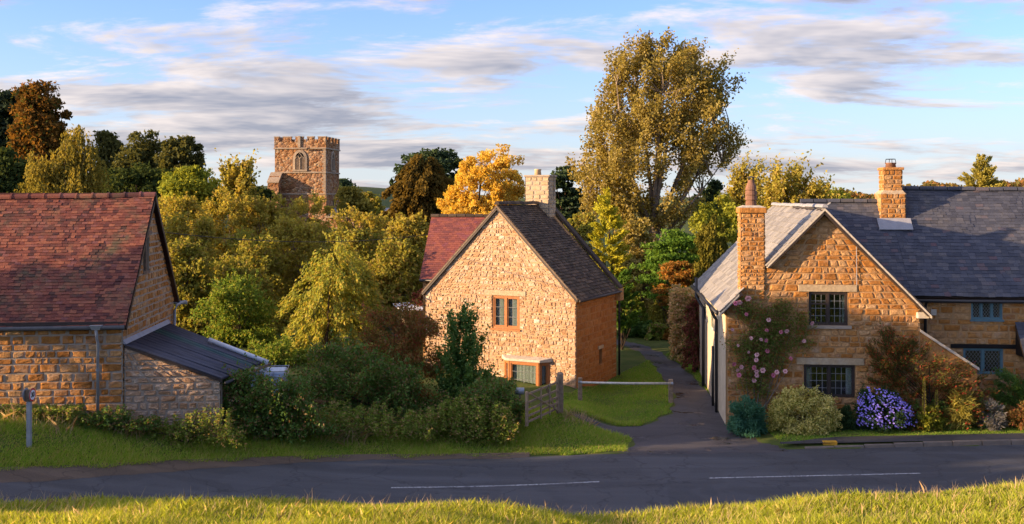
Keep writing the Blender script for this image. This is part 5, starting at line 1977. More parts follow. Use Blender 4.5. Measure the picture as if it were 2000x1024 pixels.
# ------------------------------------------------------------------ willows in the middle
WG = 'willow trees filling the valley'
WIL = [
    ('golden willow rising directly behind the barn gable', 60, [(386, 318, 372), (396, 300, 398), (425, 290, 415), (500, 288, 420), (590, 290, 420)], 'willow'),
    ('golden willow below the pointed willow', 63, [(381, 420, 468), (392, 398, 492), (420, 388, 508), (500, 386, 510), (590, 390, 508)], 'willow'),
    ('golden willow in front of the foot of the church tower', 66, [(375, 552, 586), (386, 520, 622), (415, 500, 646), (480, 494, 656), (590, 496, 656)], 'willow'),
    ('thin golden willow left of the tower foot', 64, [(392, 496, 530), (404, 478, 548), (440, 468, 556), (590, 468, 556)], 'willow'),
    ('golden willow in front of the church nave', 63, [(412, 680, 738), (422, 650, 778), (455, 636, 800), (520, 632, 808), (600, 636, 806)], 'willow'),
    ('pale willow touching the cottage red roof', 54, [(428, 786, 826), (444, 764, 840), (475, 754, 846), (540, 754, 848), (600, 760, 846)], 'willow'),
    ('sunlit willow clump halfway down the valley, right of the barn gable', 55, [(425, 350, 392), (440, 322, 424), (480, 310, 440), (560, 310, 440), (620, 312, 440)], 'willow'),
    ('sunlit willow clump below the tower', 56, [(432, 560, 612), (448, 530, 645), (485, 516, 660), (560, 514, 662), (640, 518, 660)], 'willow'),
    ('sunlit willow clump left of the cherry', 53, [(452, 468, 512), (468, 444, 540), (505, 432, 556), (570, 430, 560), (640, 432, 558)], 'willow2'),
    ('olive willow clump right behind the cherry', 53, [(448, 660, 712), (464, 634, 748), (505, 622, 768), (590, 620, 770), (640, 624, 768)], 'willow2'),
    ('olive willow hanging beside the barn gable wall', 46, [(482, 340, 378), (500, 322, 402), (545, 318, 414), (660, 322, 416)], 'willow2'),
    ('olive willow in shade between cherry and cottage', 50, [(478, 742, 790), (496, 722, 818), (540, 712, 832), (620, 714, 830)], 'willow2'),
    ('low willow filling the hollow behind the green shrub', 48, [(512, 420, 470), (530, 400, 510), (580, 392, 540), (660, 394, 545)], 'willow2'),
]
for k, (lab, d, prof, mk) in enumerate(WIL):
    plant('willow_tree', lab, 'tree', d, prof, LM[mk], 150, 85, 0.15, 'broad', M_BARKPALE, 0.11, rc=0.36, seed=201 + k, group=WG, out=0.34, limbs=40, rough=1.2, sprig=0.45, flat=0.9)
plant('elder_shrub', 'fresh green shrub with orange berries beyond the lean-to', 'shrub', 43, [(545, 430, 495), (568, 405, 522), (610, 396, 536), (690, 398, 540)], LM['green'], 90, 130, 0.13, 'broad', M_BARK, 0.07, rc=0.36, seed=220, sprig=0.5)
plant('cherry_tree', 'sunlit yellow green cherry with large drooping leaves between barn and cottage', 'tree', 41.5, [(482, 640, 676), (500, 618, 708), (530, 580, 740), (570, 548, 758), (610, 534, 764), (650, 545, 742), (700, 570, 700)], LM['cherry'], 150, 95, 0.165, 'droop', M_BARK, 0.08, rc=0.36, seed=221, wr=0.42, out=0.4)
plant('laurel_bush', 'low dark laurel beyond the water tank', 'shrub', 39, [(668, 500, 570), (684, 476, 600), (740, 470, 610)], LM['green'], 50, 120, 0.11, 'broad', M_BARK, 0.05, rc=0.28, seed=222, sprig=0.4)
plant('plum_shrub', 'small purple leaved shrub at the cottage rear corner', 'shrub', 48, [(566, 812, 826), (580, 806, 834), (610, 806, 836)], LM['creeper'], 30, 90, 0.11, 'broad', M_BARK, 0.04, rc=0.18, seed=223)

# ------------------------------------------------------------------ trees behind the cottage
plant('yew_tree', 'broad dark golden brown yew left of the yellow tree', 'tree', 85, [(310, 818, 848), (332, 785, 872), (362, 762, 886), (395, 745, 892), (450, 735, 895)], LM['yew'], 150, 150, 0.26, 'droop', M_BARKDARK, 0.3, rc=0.6, seed=301)
plant('pine_tree', 'dark flat topped pine behind the yew', 'tree', 96, [(297, 822, 862), (306, 795, 896), (322, 786, 903), (345, 770, 900), (370, 775, 895)], LM['pine'], 60, 150, 0.32, 'plate', M_BARKDARK, 0.25, rc=1.05, seed=302, base=850, out=0.4)
plant('golden_tree', 'bright golden yellow autumn tree behind the cottage ridge', 'tree', 72, [(292, 952, 988), (305, 915, 1014), (330, 888, 1024), (362, 876, 1026), (395, 858, 1026), (450, 845, 1030)], LM['gold'], 230, 110, 0.17, 'broad', M_BARK, 0.16, rc=0.40, seed=303, out=0.36, rough=0.7)
plant('pine_tree', 'dark pine with reddish trunk right of the cottage chimney', 'tree', 84, [(329, 1082, 1112), (340, 1045, 1132), (360, 1038, 1140), (385, 1060, 1128), (400, 1070, 1135), (440, 1070, 1150)], LM['pine'], 55, 150, 0.30, 'plate', M_TERRACOTTA, 0.18, rc=0.75, seed=304, base=1100, out=0.4)
plant('olive_bush', 'rounded olive brown bush left of the golden cypress', 'shrub', 60, [(412, 1124, 1150), (425, 1110, 1160), (455, 1104, 1164), (530, 1106, 1166)], LM['willow2'], 50, 130, 0.16, 'broad', M_BARK, 0.08, rc=0.34, seed=305)
plant('golden_cypress', 'conical golden green cypress right of the cottage roof', 'tree', 50, [(374, 1182, 1192), (400, 1170, 1206), (440, 1156, 1218), (490, 1150, 1222), (540, 1148, 1228), (600, 1158, 1226)], LM['cypress'], 170, 90, 0.13, 'spray', M_BARKDARK, 0.09, rc=0.26, seed=306, wr=0.4, out=0.25)
plant('green_conifer', 'fresh green conifer below the golden cypress', 'tree', 49, [(525, 1190, 1220), (560, 1180, 1240), (600, 1180, 1246), (640, 1184, 1246)], LM['vivid'], 50, 110, 0.12, 'spray', M_BARKDARK, 0.06, rc=0.26, seed=307, wr=0.4)


def big_poplar():
    d = 64
    prof = [(74, 1236, 1256), (90, 1222, 1335), (122, 1194, 1408), (170, 1165, 1436), (215, 1148, 1450), (255, 1130, 1452), (290, 1118, 1450), (318, 1110, 1440), (342, 1106, 1385), (375, 1112, 1370), (410, 1150, 1350), (440, 1200, 1330)]
    r = np.random.default_rng(401)
    bx = (1282 - 1000) / 2000 * d
    g = gz(bx, d)
    T = empty('poplar_tree', (bx, d, g))
    tag(T, 'tall windswept bronze green poplar towering over the lane', 'tree')
    pr = [(CAMZ - (y - 385) / 2000 * d - g, (a - 1000) / 2000 * d - bx, (b - 1000) / 2000 * d - bx) for y, a, b in prof]
    C, Od = sample_profile(pr, 520, r, 0.8, 0.42, 1.0)
    # open up the middle where the limbs show
    keep = ~((np.abs(C[:, 0] + 0.0) < 1.5) & (C[:, 2] < 10.2) & (C[:, 2] > 6.8) & (r.random(len(C)) < 0.85))
    hole = ((C[:, 0] > 2.2) & (C[:, 0] < 5.2) & (C[:, 2] > 11.2) & (C[:, 2] < 11.9))
    C, Od = C[keep & ~hole], Od[keep & ~hole]
    n = len(C)
    m = MB()
    fk = np.array([-0.25, 0, 5.6])
    m.tube([(0, 0, -0.3), (0.0, 0, 2.0), (-0.1, 0, 4.0), tuple(fk)], [0.42, 0.34, 0.30, 0.27], 10)
    stems = []
    tops = [(-3.9, 0.5, 11.5), (-2.6, -1.2, 13.8), (-1.4, 0.9, 15.6), (-0.5, -0.3, 17.3), (0.5, 0.8, 16.8), (1.7, -0.6, 16.4), (2.9, 0.6, 14.6), (3.9, -0.4, 13.0), (4.6, 0.4, 11.2), (-4.6, -0.4, 9.0), (3.9, -1.0, 9.0), (0.2, -1.9, 13.2), (-4.2, 0.8, 7.2), (3.0, 1.2, 7.0), (0.6, 2.2, 13)]
    for tp in tops:
        tp = np.array(tp)
        f = np.clip((tp[2] - 6) / 12, 0, 1)
        p0 = np.array([-0.05, 0, 3.4]) * (1 - f) + fk * f
        pts = bent(p0, tp, r, 7, 0.035, -0.02)
        pts = [p + np.array([0, 0, -1.0]) * math.sin(i / 7 * math.pi) * np.linalg.norm(tp[:2]) * 0.10 for i, p in enumerate(pts)]
        stems.append(np.array(pts))
        r0 = 0.19 * r.uniform(0.75, 1.1)
        m.tube(pts, [r0 * (1 - 0.85 * i / 7) for i in range(8)], 7, False)
    SP = np.concatenate([s[1:] for s in stems])
    for q in range(n):
        dd = np.linalg.norm((SP - C[q]) * np.array([1, 1, 0.6]) + np.array([0, 0, 0.4]), axis=1)
        j = int(np.argmin(dd))
        m.tube(bent(SP[j], C[q], r, 3, 0.06, -0.05), [0.045, 0.035, 0.025, 0.01], 4, False)
    m.build('trunk', M_BARKPALE, T, smooth=True)
    nl = 138
    idx = np.repeat(np.arange(n), nl)
    ax = unit(np.stack([Od[:, 0] * 0.5 + 0.28, Od[:, 1] * 0.5, np.full(n, 0.9)], 1))[idx]
    N = len(idx)
    off = ax * np.clip(r.normal(size=(N, 1)), -1.8, 1.8) * 0.42 + np.clip(r.normal(size=(N, 3)), -1.7, 1.7) * 0.2
    tint = np.clip(np.repeat(r.uniform(0, 1, n), nl) * 0.7 + r.uniform(0, 0.35, N), 0, 1)
    me = leaf_mesh('crown', C[idx] + off, r.normal(size=(N, 3)) + np.array([0, 0, -0.2]), 0.172 * r.uniform(0.7, 1.3, N), 0.75, tint, r)
    obj('crown', me, LM['poplar'], T)


big_poplar()
plant('undergrowth_tree', 'pale bronze undergrowth at the foot of the poplar', 'tree', 58, [(432, 1226, 1262), (450, 1214, 1280), (500, 1210, 1290), (600, 1212, 1290)], LM['poplar'], 80, 110, 0.16, 'broad', M_BARK, 0.08, rc=0.36, seed=310)
plant('acer_tree', 'bright green rounded tree in the shade below the poplar', 'tree', 54, [(448, 1290, 1336), (462, 1270, 1356), (500, 1258, 1364), (545, 1258, 1364), (600, 1265, 1360)], LM['vivid'], 80, 130, 0.14, 'plate', M_BARK, 0.08, rc=0.5, seed=311)
plant('ash_tree', 'yellow green tree behind the gable chimney', 'tree', 62, [(385, 1392, 1432), (402, 1362, 1452), (440, 1345, 1462), (500, 1340, 1462), (580, 1345, 1460)], LM['bright'], 110, 120, 0.17, 'broad', M_BARK, 0.12, rc=0.42, seed=312)
plant('fir_tree', 'small blue green fir glimpsed right of the poplar trunk', 'tree', 70, [(352, 1382, 1392), (365, 1370, 1402), (390, 1358, 1410), (440, 1350, 1415)], LM['pine'], 50, 110, 0.2, 'spray', M_BARKDARK, 0.1, rc=0.4, seed=313)
plant('weeping_cypress', 'dark weeping cypress with golden tips beside the house', 'tree', 48, [(420, 1384, 1400), (436, 1368, 1414), (470, 1358, 1422), (520, 1354, 1425), (600, 1356, 1424)], LM['weepcon'], 120, 100, 0.13, 'weep', M_BARKDARK, 0.08, rc=0.2, seed=314, wr=0.35, out=0.3)
plant('orange_acer', 'orange brown shrub at the end of the lane', 'shrub', 49, [(514, 1306, 1346), (526, 1290, 1360), (550, 1284, 1368), (600, 1288, 1366)], LM['orange'], 60, 110, 0.12, 'plate', M_BARK, 0.05, rc=0.32, seed=315)
plant('silver_birch', 'thin feathery birch behind the louvred chimney pot', 'tree', 78, [(330, 1448, 1464), (345, 1436, 1474), (375, 1426, 1482), (430, 1420, 1486)], LM['willow'], 60, 90, 0.19, 'up', M_BARKPALE, 0.09, rc=0.5, seed=316, tilt=0.3)
plant('sallow_tree', 'broad olive gold sallow between the two chimneys', 'tree', 92, [(341, 1508, 1552), (352, 1484, 1585), (375, 1474, 1610), (400, 1470, 1625), (450, 1470, 1630)], LM['willow'], 110, 120, 0.27, 'up', M_BARK, 0.2, rc=0.6, seed=317, tilt=0.3)
plant('thorn_tree', 'low green gold tree behind the slate ridge', 'tree', 110, [(372, 1590, 1640), (382, 1575, 1665), (430, 1570, 1680)], LM['bright'], 60, 110, 0.3, 'broad', M_BARK, 0.15, rc=0.6, seed=318)
plant('larch_tree', 'conical yellow green larch above the slate roof at the right', 'tree', 86, [(296, 1916, 1926), (315, 1904, 1936), (340, 1888, 1948), (370, 1876, 1958), (420, 1870, 1962)], LM['larch'], 150, 110, 0.2, 'spray', M_BARKDARK, 0.1, rc=0.36, seed=319, wr=0.4, out=0.35)


def far_woods():
    r = np.random.default_rng(500)
    for (name, x0, x1, ytop, d, n) in (('far_wood', 1610, 1720, 372, 330, 34), ('far_wood', 1750, 1880, 357, 330, 34), ('far_wood', 1940, 2060, 346, 300, 30), ('far_wood', 1100, 1620, 384, 420, 60), ('far_wood', 640, 900, 392, 380, 40), ('far_wood', -60, 540, 384, 300, 60)):
        Vs = []
        Ts = []
        for k in range(n):
            x = r.uniform(x0, x1)
            y = ytop + r.uniform(0, 12) + 6 * math.sin(x * 0.03)
            dd = d * r.uniform(0.95, 1.08)
            p = P(x, y, dd)
            rad = r.uniform(2.2, 4.0)
            m = 130
            q = unit(r.normal(size=(m, 3))) * rad * r.uniform(0.6, 1, (m, 1)) * np.array([1, 1, 0.9])
            q[:, 2] = np.where(q[:, 2] < 0, q[:, 2] * 2.2, q[:, 2])
            Vs.append(q + np.array([p.x, p.y, p.z - rad]))
            Ts.append(np.full(m, r.uniform(0, 1)) + r.uniform(-0.15, 0.15, m))
        C = np.concatenate(Vs)
        o = obj(name, leaf_mesh(name, C, r.normal(size=C.shape), r.uniform(1.1, 1.9, len(C)), 0.8, np.concatenate(Ts), r), LM['farwood'])
        tag(o, 'distant autumn woodland along the horizon', 'woodland', kind='stuff')


far_woods()

# ------------------------------------------------------------------ garden at the end of the lane
plant('creeper_hedge', 'creeper hedge on the right of the lane with sunlight coloured into its pink and cream leaves', 'hedge', 46, [(564, 1312, 1362), (572, 1306, 1370), (600, 1304, 1374), (660, 1310, 1374), (712, 1318, 1372)], LM['creeper_painted_sun'], 170, 110, 0.10, 'broad', M_BARK, 0.05, rc=0.22, seed=601, out=0.25, rough=0.3, depth=1.3)
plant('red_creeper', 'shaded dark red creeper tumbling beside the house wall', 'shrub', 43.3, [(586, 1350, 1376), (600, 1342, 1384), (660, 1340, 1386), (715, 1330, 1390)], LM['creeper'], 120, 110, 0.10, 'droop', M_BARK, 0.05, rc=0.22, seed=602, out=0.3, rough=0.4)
for k, (x, y, w, h, mk, lab) in enumerate([
    (1235, 600, 62, 58, 'green', 'tall light green shrub in the garden beyond the lane'),
    (1290, 610, 50, 40, 'willow2', 'feathery pale grass clump in the garden beyond the lane'),
    (1252, 640, 40, 36, 'evergreen', 'dark clipped mound in the garden beyond the lane'),
    (1218, 650, 40, 40, 'evergreen', 'dark shrub against the far corner of the cottage'),
    (1285, 650, 40, 34, 'weeds', 'olive mound beside the bend of the lane'),
    (1318, 662, 36, 40, 'orange', 'reddish mound where the lane bends away'),
    (1270, 582, 90, 40, 'green', 'broad green bush at the back of the far garden'),
    (1220, 588, 40, 50, 'bright', 'yellow green bush behind the cottage downpipe'),
]):
    d = 55 - k * 0.5 if k < 6 else 60
    plant('garden_shrub', lab, 'shrub', d, [(y - h / 2, x - w * 0.2, x + w * 0.2), (y - h * 0.3, x - w * 0.42, x + w * 0.42), (y, x - w * 0.5, x + w * 0.5), (y + h * 0.5, x - w * 0.5, x + w * 0.5)], LM[mk], 45, 110, 0.12, 'broad', M_BARK, 0.04, rc=0.2, seed=610 + k, group='shrubs in the far garden')

# ------------------------------------------------------------------ hedge bank along the verge
plant('bramble_hedge', 'low dark bramble hedge between the lean-to and the tall shrubs', 'hedge', 28.6, [(728, 462, 486), (738, 440, 530), (748, 430, 600), (790, 426, 640), (850, 424, 655)], LM['hedge'], 150, 130, 0.085, 'broad', M_BARKDARK, 0.04, rc=0.26, seed=701, depth=0.35, rough=1.8, sprig=0.5)
plant('hawthorn_hedge', 'dense dark green hawthorn hedge in the middle of the verge', 'hedge', 31.6, [(672, 610, 690), (690, 588, 760), (730, 570, 850), (780, 560, 870), (850, 560, 880)], LM['hedge'], 220, 150, 0.085, 'broad', M_BARKDARK, 0.05, rc=0.30, seed=702, depth=0.45, sprig=0.55)
plant('viburnum_bush', 'tall bush with brown red leaves left of the cottage', 'shrub', 33.4, [(606, 740, 830), (622, 710, 856), (660, 690, 872), (720, 680, 880), (800, 680, 880)], LM['brownhedge'], 190, 140, 0.085, 'broad', M_BARKDARK, 0.05, rc=0.28, seed=703, depth=0.6, sprig=0.5)
plant('bay_tree', 'upright dark evergreen against the left of the cottage wall', 'shrub', 32.6, [(600, 888, 908), (620, 872, 928), (660, 862, 944), (720, 858, 958), (830, 858, 970)], LM['evergreen'], 130, 140, 0.095, 'up', M_BARKDARK, 0.05, rc=0.22, seed=704, depth=0.8, sprig=0.35)
plant('privet_bush', 'rounded dark privet bush beside the open field gate', 'shrub', 31.0, [(738, 918, 975), (750, 898, 1004), (780, 886, 1022), (820, 888, 1026), (850, 892, 1022)], LM['hedge'], 110, 150, 0.075, 'broad', M_BARKDARK, 0.04, rc=0.22, seed=705, depth=0.8, rough=0.5, sprig=0.2)
plant('nettle_patch', 'pale green weedy bush in front of the privet', 'shrub', 30.1, [(778, 920, 970), (790, 850, 990), (810, 832, 998), (850, 826, 1000)], LM['weeds'], 198, 65, 0.075, 'stems', M_BARKDARK, 0.03, rc=0.2, seed=706, depth=0.4)
plant('nettle_patch', 'pale green weeds below the hawthorn hedge', 'shrub', 29.6, [(790, 640, 660), (800, 630, 780), (812, 590, 830), (850, 580, 840)], LM['weeds'], 176, 60, 0.075, 'stems', M_BARKDARK, 0.03, rc=0.18, seed=707, depth=0.3)
plant('nettle_patch', 'weeds growing along the foot of the lean-to wall', 'shrub', 27.2, [(800, 408, 430), (812, 360, 450), (824, 280, 470), (850, 260, 480)], LM['weeds'], 110, 55, 0.07, 'stems', M_BARKDARK, 0.03, rc=0.16, seed=708, depth=0.3)
plant('nettle_patch', 'dark weeds round the foot of the barn downpipe', 'shrub', 26.8, [(798, 208, 232), (814, 165, 258), (824, 140, 285), (845, 130, 295)], LM['hedge'], 132, 60, 0.07, 'stems', M_BARKDARK, 0.03, rc=0.16, seed=709, depth=0.3)
plant('nettle_patch', 'weeds with straw coloured seed heads left of the barn downpipe', 'shrub', 26.6, [(822, 30, 90), (830, -20, 140), (850, -30, 150)], LM['weeds'], 132, 55, 0.07, 'stems', M_BARKDARK, 0.03, rc=0.15, seed=710, depth=0.3)


# ------------------------------------------------------------------ border in front of the house on the right
plant('spurge_bush', 'blue green spurge at the corner of the house by the lane', 'shrub', 31.8, [(783, 1440, 1478), (796, 1426, 1492), (820, 1422, 1497), (848, 1424, 1496)], LM['teal'], 90, 120, 0.10, 'spiky', M_BARK, 0.03, rc=0.15, seed=801, wr=0.28, depth=0.9, rough=0.4, sprig=0.15)
plant('variegated_bush', 'rounded cream and yellow variegated bush in the border', 'shrub', 31.8, [(764, 1530, 1590), (774, 1508, 1622), (800, 1497, 1637), (830, 1500, 1638), (850, 1506, 1632)], LM['variegated'], 190, 150, 0.055, 'broad', M_BARK, 0.03, rc=0.16, seed=802, wr=0.7, depth=0.6, out=0.25, rough=0.5, sprig=0.2)
AST = plant('aster_clump', 'clump of bright purple asters in the border', 'flowers', 31.9, [(762, 1690, 1720), (772, 1676, 1756), (795, 1668, 1778), (815, 1668, 1784), (838, 1672, 1780)], LM['aster'], 90, 90, 0.07, 'broad', M_BARK, 0.02, rc=0.15, seed=803, depth=0.6, out=0.3, rough=0.6, sprig=0.2)


def daisies(parent, prof, d, bx, n, seed):
    """small rayed flower heads over the front and top of the clump"""
    r = np.random.default_rng(seed)
    g = gz((bx - 1000) / 2000 * d, d)
    pr = [(CAMZ - (y - 385) / 2000 * d - g, (a - bx) / 2000 * d, (b - bx) / 2000 * d) for y, a, b in prof]
    C, Od = sample_profile(pr, n, r, 0.6, 0.12, 0.8)
    C[:, 1] = -np.abs(C[:, 1]) * 1.05
    nr = 8
    V, F, T = [], [], []
    for c in C:
        nrm = unit(np.array([r.normal() * 0.35, -0.75 + r.normal() * 0.3, 0.65 + r.normal() * 0.3]))
        a = unit(np.cross(nrm, np.array([0.3, 0.2, 0.9])))
        b = np.cross(nrm, a)
        rad = r.uniform(0.024, 0.038)
        i0 = len(V)
        V.append(c)
        t0 = r.random()
        for k in range(nr):
            th = 2 * math.pi * k / nr
            rr = rad if k % 2 == 0 else rad * 0.75
            V.append(c + (a * math.cos(th) + b * math.sin(th)) * rr + nrm * 0.006)
        T += [t0] * (nr + 1)
        for k in range(nr):
            F.append((i0, i0 + 1 + k, i0 + 1 + (k + 1) % nr))
    o = obj('flower_heads', np_mesh('flower_heads', np.array(V), np.array(F), np.array(T)), LM['asterflower'], parent)
    tag(o, kind='stuff')


daisies(AST, [(756, 1692, 1716), (768, 1674, 1758), (795, 1664, 1782), (815, 1664, 1788), (830, 1668, 1784)], 31.9, 1726, 560, 804)
plant('cotoneaster_bush', 'wide dark arching shrub with red twigs against the house', 'shrub', 32.3, [(652, 1712, 1750), (670, 1690, 1800), (695, 1676, 1860), (725, 1680, 1915), (755, 1690, 1938), (800, 1700, 1942), (840, 1710, 1935)], LM['cotoneaster'], 260, 120, 0.085, 'spray', M_BARKDARK, 0.04, rc=0.3, seed=805, wr=0.3, depth=0.35, limbs=50, sprig=0.4)
plant('juniper_bush', 'dark green juniper at the right edge by the leaded window', 'shrub', 33.0, [(716, 1960, 2010), (730, 1945, 2040), (760, 1935, 2060), (830, 1935, 2060)], LM['evergreen'], 80, 120, 0.10, 'spray', M_BARKDARK, 0.04, rc=0.24, seed=806, wr=0.3, depth=0.6)
plant('crocosmia_clump', 'spiky yellow green strap leaved clump in the border', 'flowers', 31.9, [(770, 1862, 1890), (785, 1848, 1904), (830, 1846, 1902)], LM['larch'], 26, 40, 0.42, 'spiky', None, rc=0.14, seed=807, wr=0.06, depth=0.7)
plant('lavender_clump', 'grey faded lavender clump in the border', 'flowers', 31.9, [(782, 1925, 1945), (795, 1914, 1958), (836, 1912, 1962)], LM['lavender'], 40, 90, 0.11, 'spiky', None, rc=0.13, seed=808, wr=0.14, depth=0.7)
plant('sedum_clump', 'low brown and green perennials at the right end of the border', 'flowers', 31.9, [(792, 1970, 2010), (804, 1958, 2040), (836, 1956, 2050)], LM['brownhedge'], 50, 80, 0.08, 'spiky', None, rc=0.14, seed=809, wr=0.3, depth=0.7)
plant('fern_clump', 'small dark leafy plants between the variegated bush and the asters', 'flowers', 31.9, [(796, 1645, 1662), (806, 1638, 1672), (840, 1636, 1674)], LM['aster'], 35, 80, 0.08, 'spiky', None, rc=0.12, seed=810, wr=0.4, depth=0.7)
plant('fern_clump', 'yellowing leafy plants under the mullein spikes', 'flowers', 31.9, [(796, 1800, 1822), (806, 1790, 1846), (836, 1786, 1850)], LM['bright'], 40, 60, 0.10, 'spiky', None, rc=0.13, seed=811, wr=0.5, depth=0.7)
plant('border_filler', 'dark low foliage along the foot of the arching shrub', 'shrub', 32.2, [(785, 1660, 1960), (800, 1650, 1990), (842, 1640, 2020)], LM['hedge'], 90, 90, 0.08, 'broad', None, rc=0.18, seed=812, depth=0.12)


def mullein(x, y0, y1, d, lab, seed):
    r = np.random.default_rng(seed)
    b = P(x, y1, d)
    g = gz(b.x, d)
    T = empty('mullein', (b.x, d, g))
    tag(T, lab, 'flowers')
    h = P(x, y0, d).z - g
    m = MB()
    m.tube([(0, 0, 0), (0.01, 0, h * 0.5), (0.02, 0, h)], [0.02, 0.016, 0.006], 6)
    m.build('stem', M_BARK, T)
    n = 420
    z = r.uniform(0.32, 1, n) * h
    a = r.uniform(0, 6.28, n)
    rad = 0.055 * (1 - 0.6 * (z / h) ** 3)
    C = np.stack([np.cos(a) * rad, np.sin(a) * rad, z], 1)
    A = np.stack([np.cos(a), np.sin(a), np.full(n, 0.5)], 1)
    obj('seed_spike', leaf_mesh('seed_spike', C, A, r.uniform(0.03, 0.06, n), 0.6, r.random(n), r), LM['larch'], T)
    n = 30
    a = r.uniform(0, 6.28, n)
    C = np.stack([np.cos(a) * 0.13, np.sin(a) * 0.13, r.uniform(0.05, 0.45, n) * h * 0.7], 1)
    A = np.stack([np.cos(a), np.sin(a), np.full(n, 0.3)], 1)
    obj('leaves', leaf_mesh('leaves', C, A, r.uniform(0.2, 0.3, n), 0.4, r.random(n), r), LM['bright'], T)


mullein(1805, 738, 832, 31.7, 'tall pale mullein spike in the border', 821)
mullein(1829, 762, 832, 31.8, 'shorter pale mullein spike right of the tall one', 822)


def climbing_rose():
    d = 32.75
    H = bpy.data.objects['stone_house']
    m0 = wm(H)
    base = m0 @ Vector((0.75, -0.12, 0.1))
    T = empty('climbing_rose', base, R(-5.4))
    tag(T, 'pink climbing rose trained up the gable of the house', 'rose')
    r = np.random.default_rng(830)

    def loc(x, y):
        """photo pixel to position on the gable plane, relative to the rose's foot"""
        w = P(x, y, 32.75)
        q = m0.inverted() @ w
        return np.array([q.x - 0.75, 0.0, q.z - 0.1])
    m = MB()
    ends = [(1432, 600), (1450, 660), (1470, 590), (1500, 600), (1530, 610), (1555, 590), (1580, 640), (1560, 680), (1520, 640), (1440, 720), (1490, 660), (1545, 620)]
    for (x, y) in ends:
        e = loc(x, y)
        s = loc(1475 + r.uniform(-12, 12), 795)
        s[2] = -0.05
        m.tube(bent(s, e, r, 5, 0.05) , [0.022, 0.02, 0.016, 0.012, 0.009, 0.005], 5, False)
    m.build('canes', M_BARKPALE, T, smooth=True)
    prof = [(582, 1430, 1448), (600, 1424, 1575), (625, 1420, 1588), (650, 1420, 1590), (680, 1422, 1575), (705, 1424, 1545), (740, 1428, 1520), (770, 1436, 1500)]
    pr = []
    for y, a, b in prof:
        A, B = loc(a, y), loc(b, y)
        pr.append((A[2], A[0], B[0]))
    C, Od = sample_profile(pr, 180, r, 0.10, 0.6, 1.0)
    C[:, 1] = -np.abs(C[:, 1]) - 0.04
    idx = np.repeat(np.arange(len(C)), 55)
    n = len(idx)
    Pn = C[idx] + r.normal(size=(n, 3)) * np.array([0.14, 0.06, 0.12])
    Pn[:, 1] = np.minimum(Pn[:, 1], 0.04)
    obj('leaves', leaf_mesh('leaves', Pn, r.normal(size=(n, 3)) + np.array([0, -0.4, -0.2]), 0.065 * r.uniform(0.7, 1.3, n), 0.6, r.random(n), r), LM['rose'], T)
    fl = [(1436, 592, 6), (1444, 590, 7), (1460, 582, 8), (1457, 613, 5), (1430, 643, 5), (1500, 624, 6), (1496, 644, 5), (1534, 645, 6), (1582, 629, 6), (1523, 647, 5), (1466, 660, 5), (1485, 662, 5), (1495, 664, 5), (1567, 664, 5), (1441, 674, 4), (1497, 684, 6), (1477, 692, 6), (1476, 702, 6), (1433, 710, 6), (1447, 716, 6), (1440, 722, 5), (1472, 717, 6), (1476, 724, 6), (1488, 722, 7), (1508, 731, 6), (1515, 725, 6), (1531, 723, 6), (1443, 732, 6), (1477, 732, 6), (1472, 742, 6), (1542, 698, 5), (1461, 687, 4)]
    pk = [plain('pink_petals', (0.62, 0.20, 0.28), 0.6, 0.2, 0, 0.2), plain('pale_pink_petals', (0.72, 0.42, 0.42), 0.6, 0.2, 0, 0.15)]
    for k, (x, y, s) in enumerate(fl):
        c = loc(x, y)
        c[1] = -0.17 - r.uniform(0, 0.06)
        rad = s / 2000 * 32.7 * 0.85
        mb = MB()
        # three whorls of cupped petals
        for w_, (np_, ro, hi) in enumerate(((6, 1.0, 0.15), (5, 0.72, 0.42), (4, 0.4, 0.6))):
            for q in range(np_):
                a0 = 2 * math.pi * (q + 0.5 * w_) / np_
                wd = math.pi / np_ * 1.25
                b = len(mb.v)
                for aa, rr, hh in ((a0, 0.1, 0), (a0 - wd, ro * 0.8, hi * 0.8), (a0, ro, hi), (a0 + wd, ro * 0.8, hi * 0.8)):
                    mb.v.append((math.cos(aa) * rr * rad, -hh * rad, math.sin(aa) * rr * rad))
                mb.f.append((b, b + 1, b + 2, b + 3))
        o = mb.build('rose_bloom', pk[k % 3 > 0], T)
        o.location = c
        o.rotation_euler = (r.uniform(-0.6, 0.5), 0, r.uniform(-0.5, 0.5))


climbing_rose()


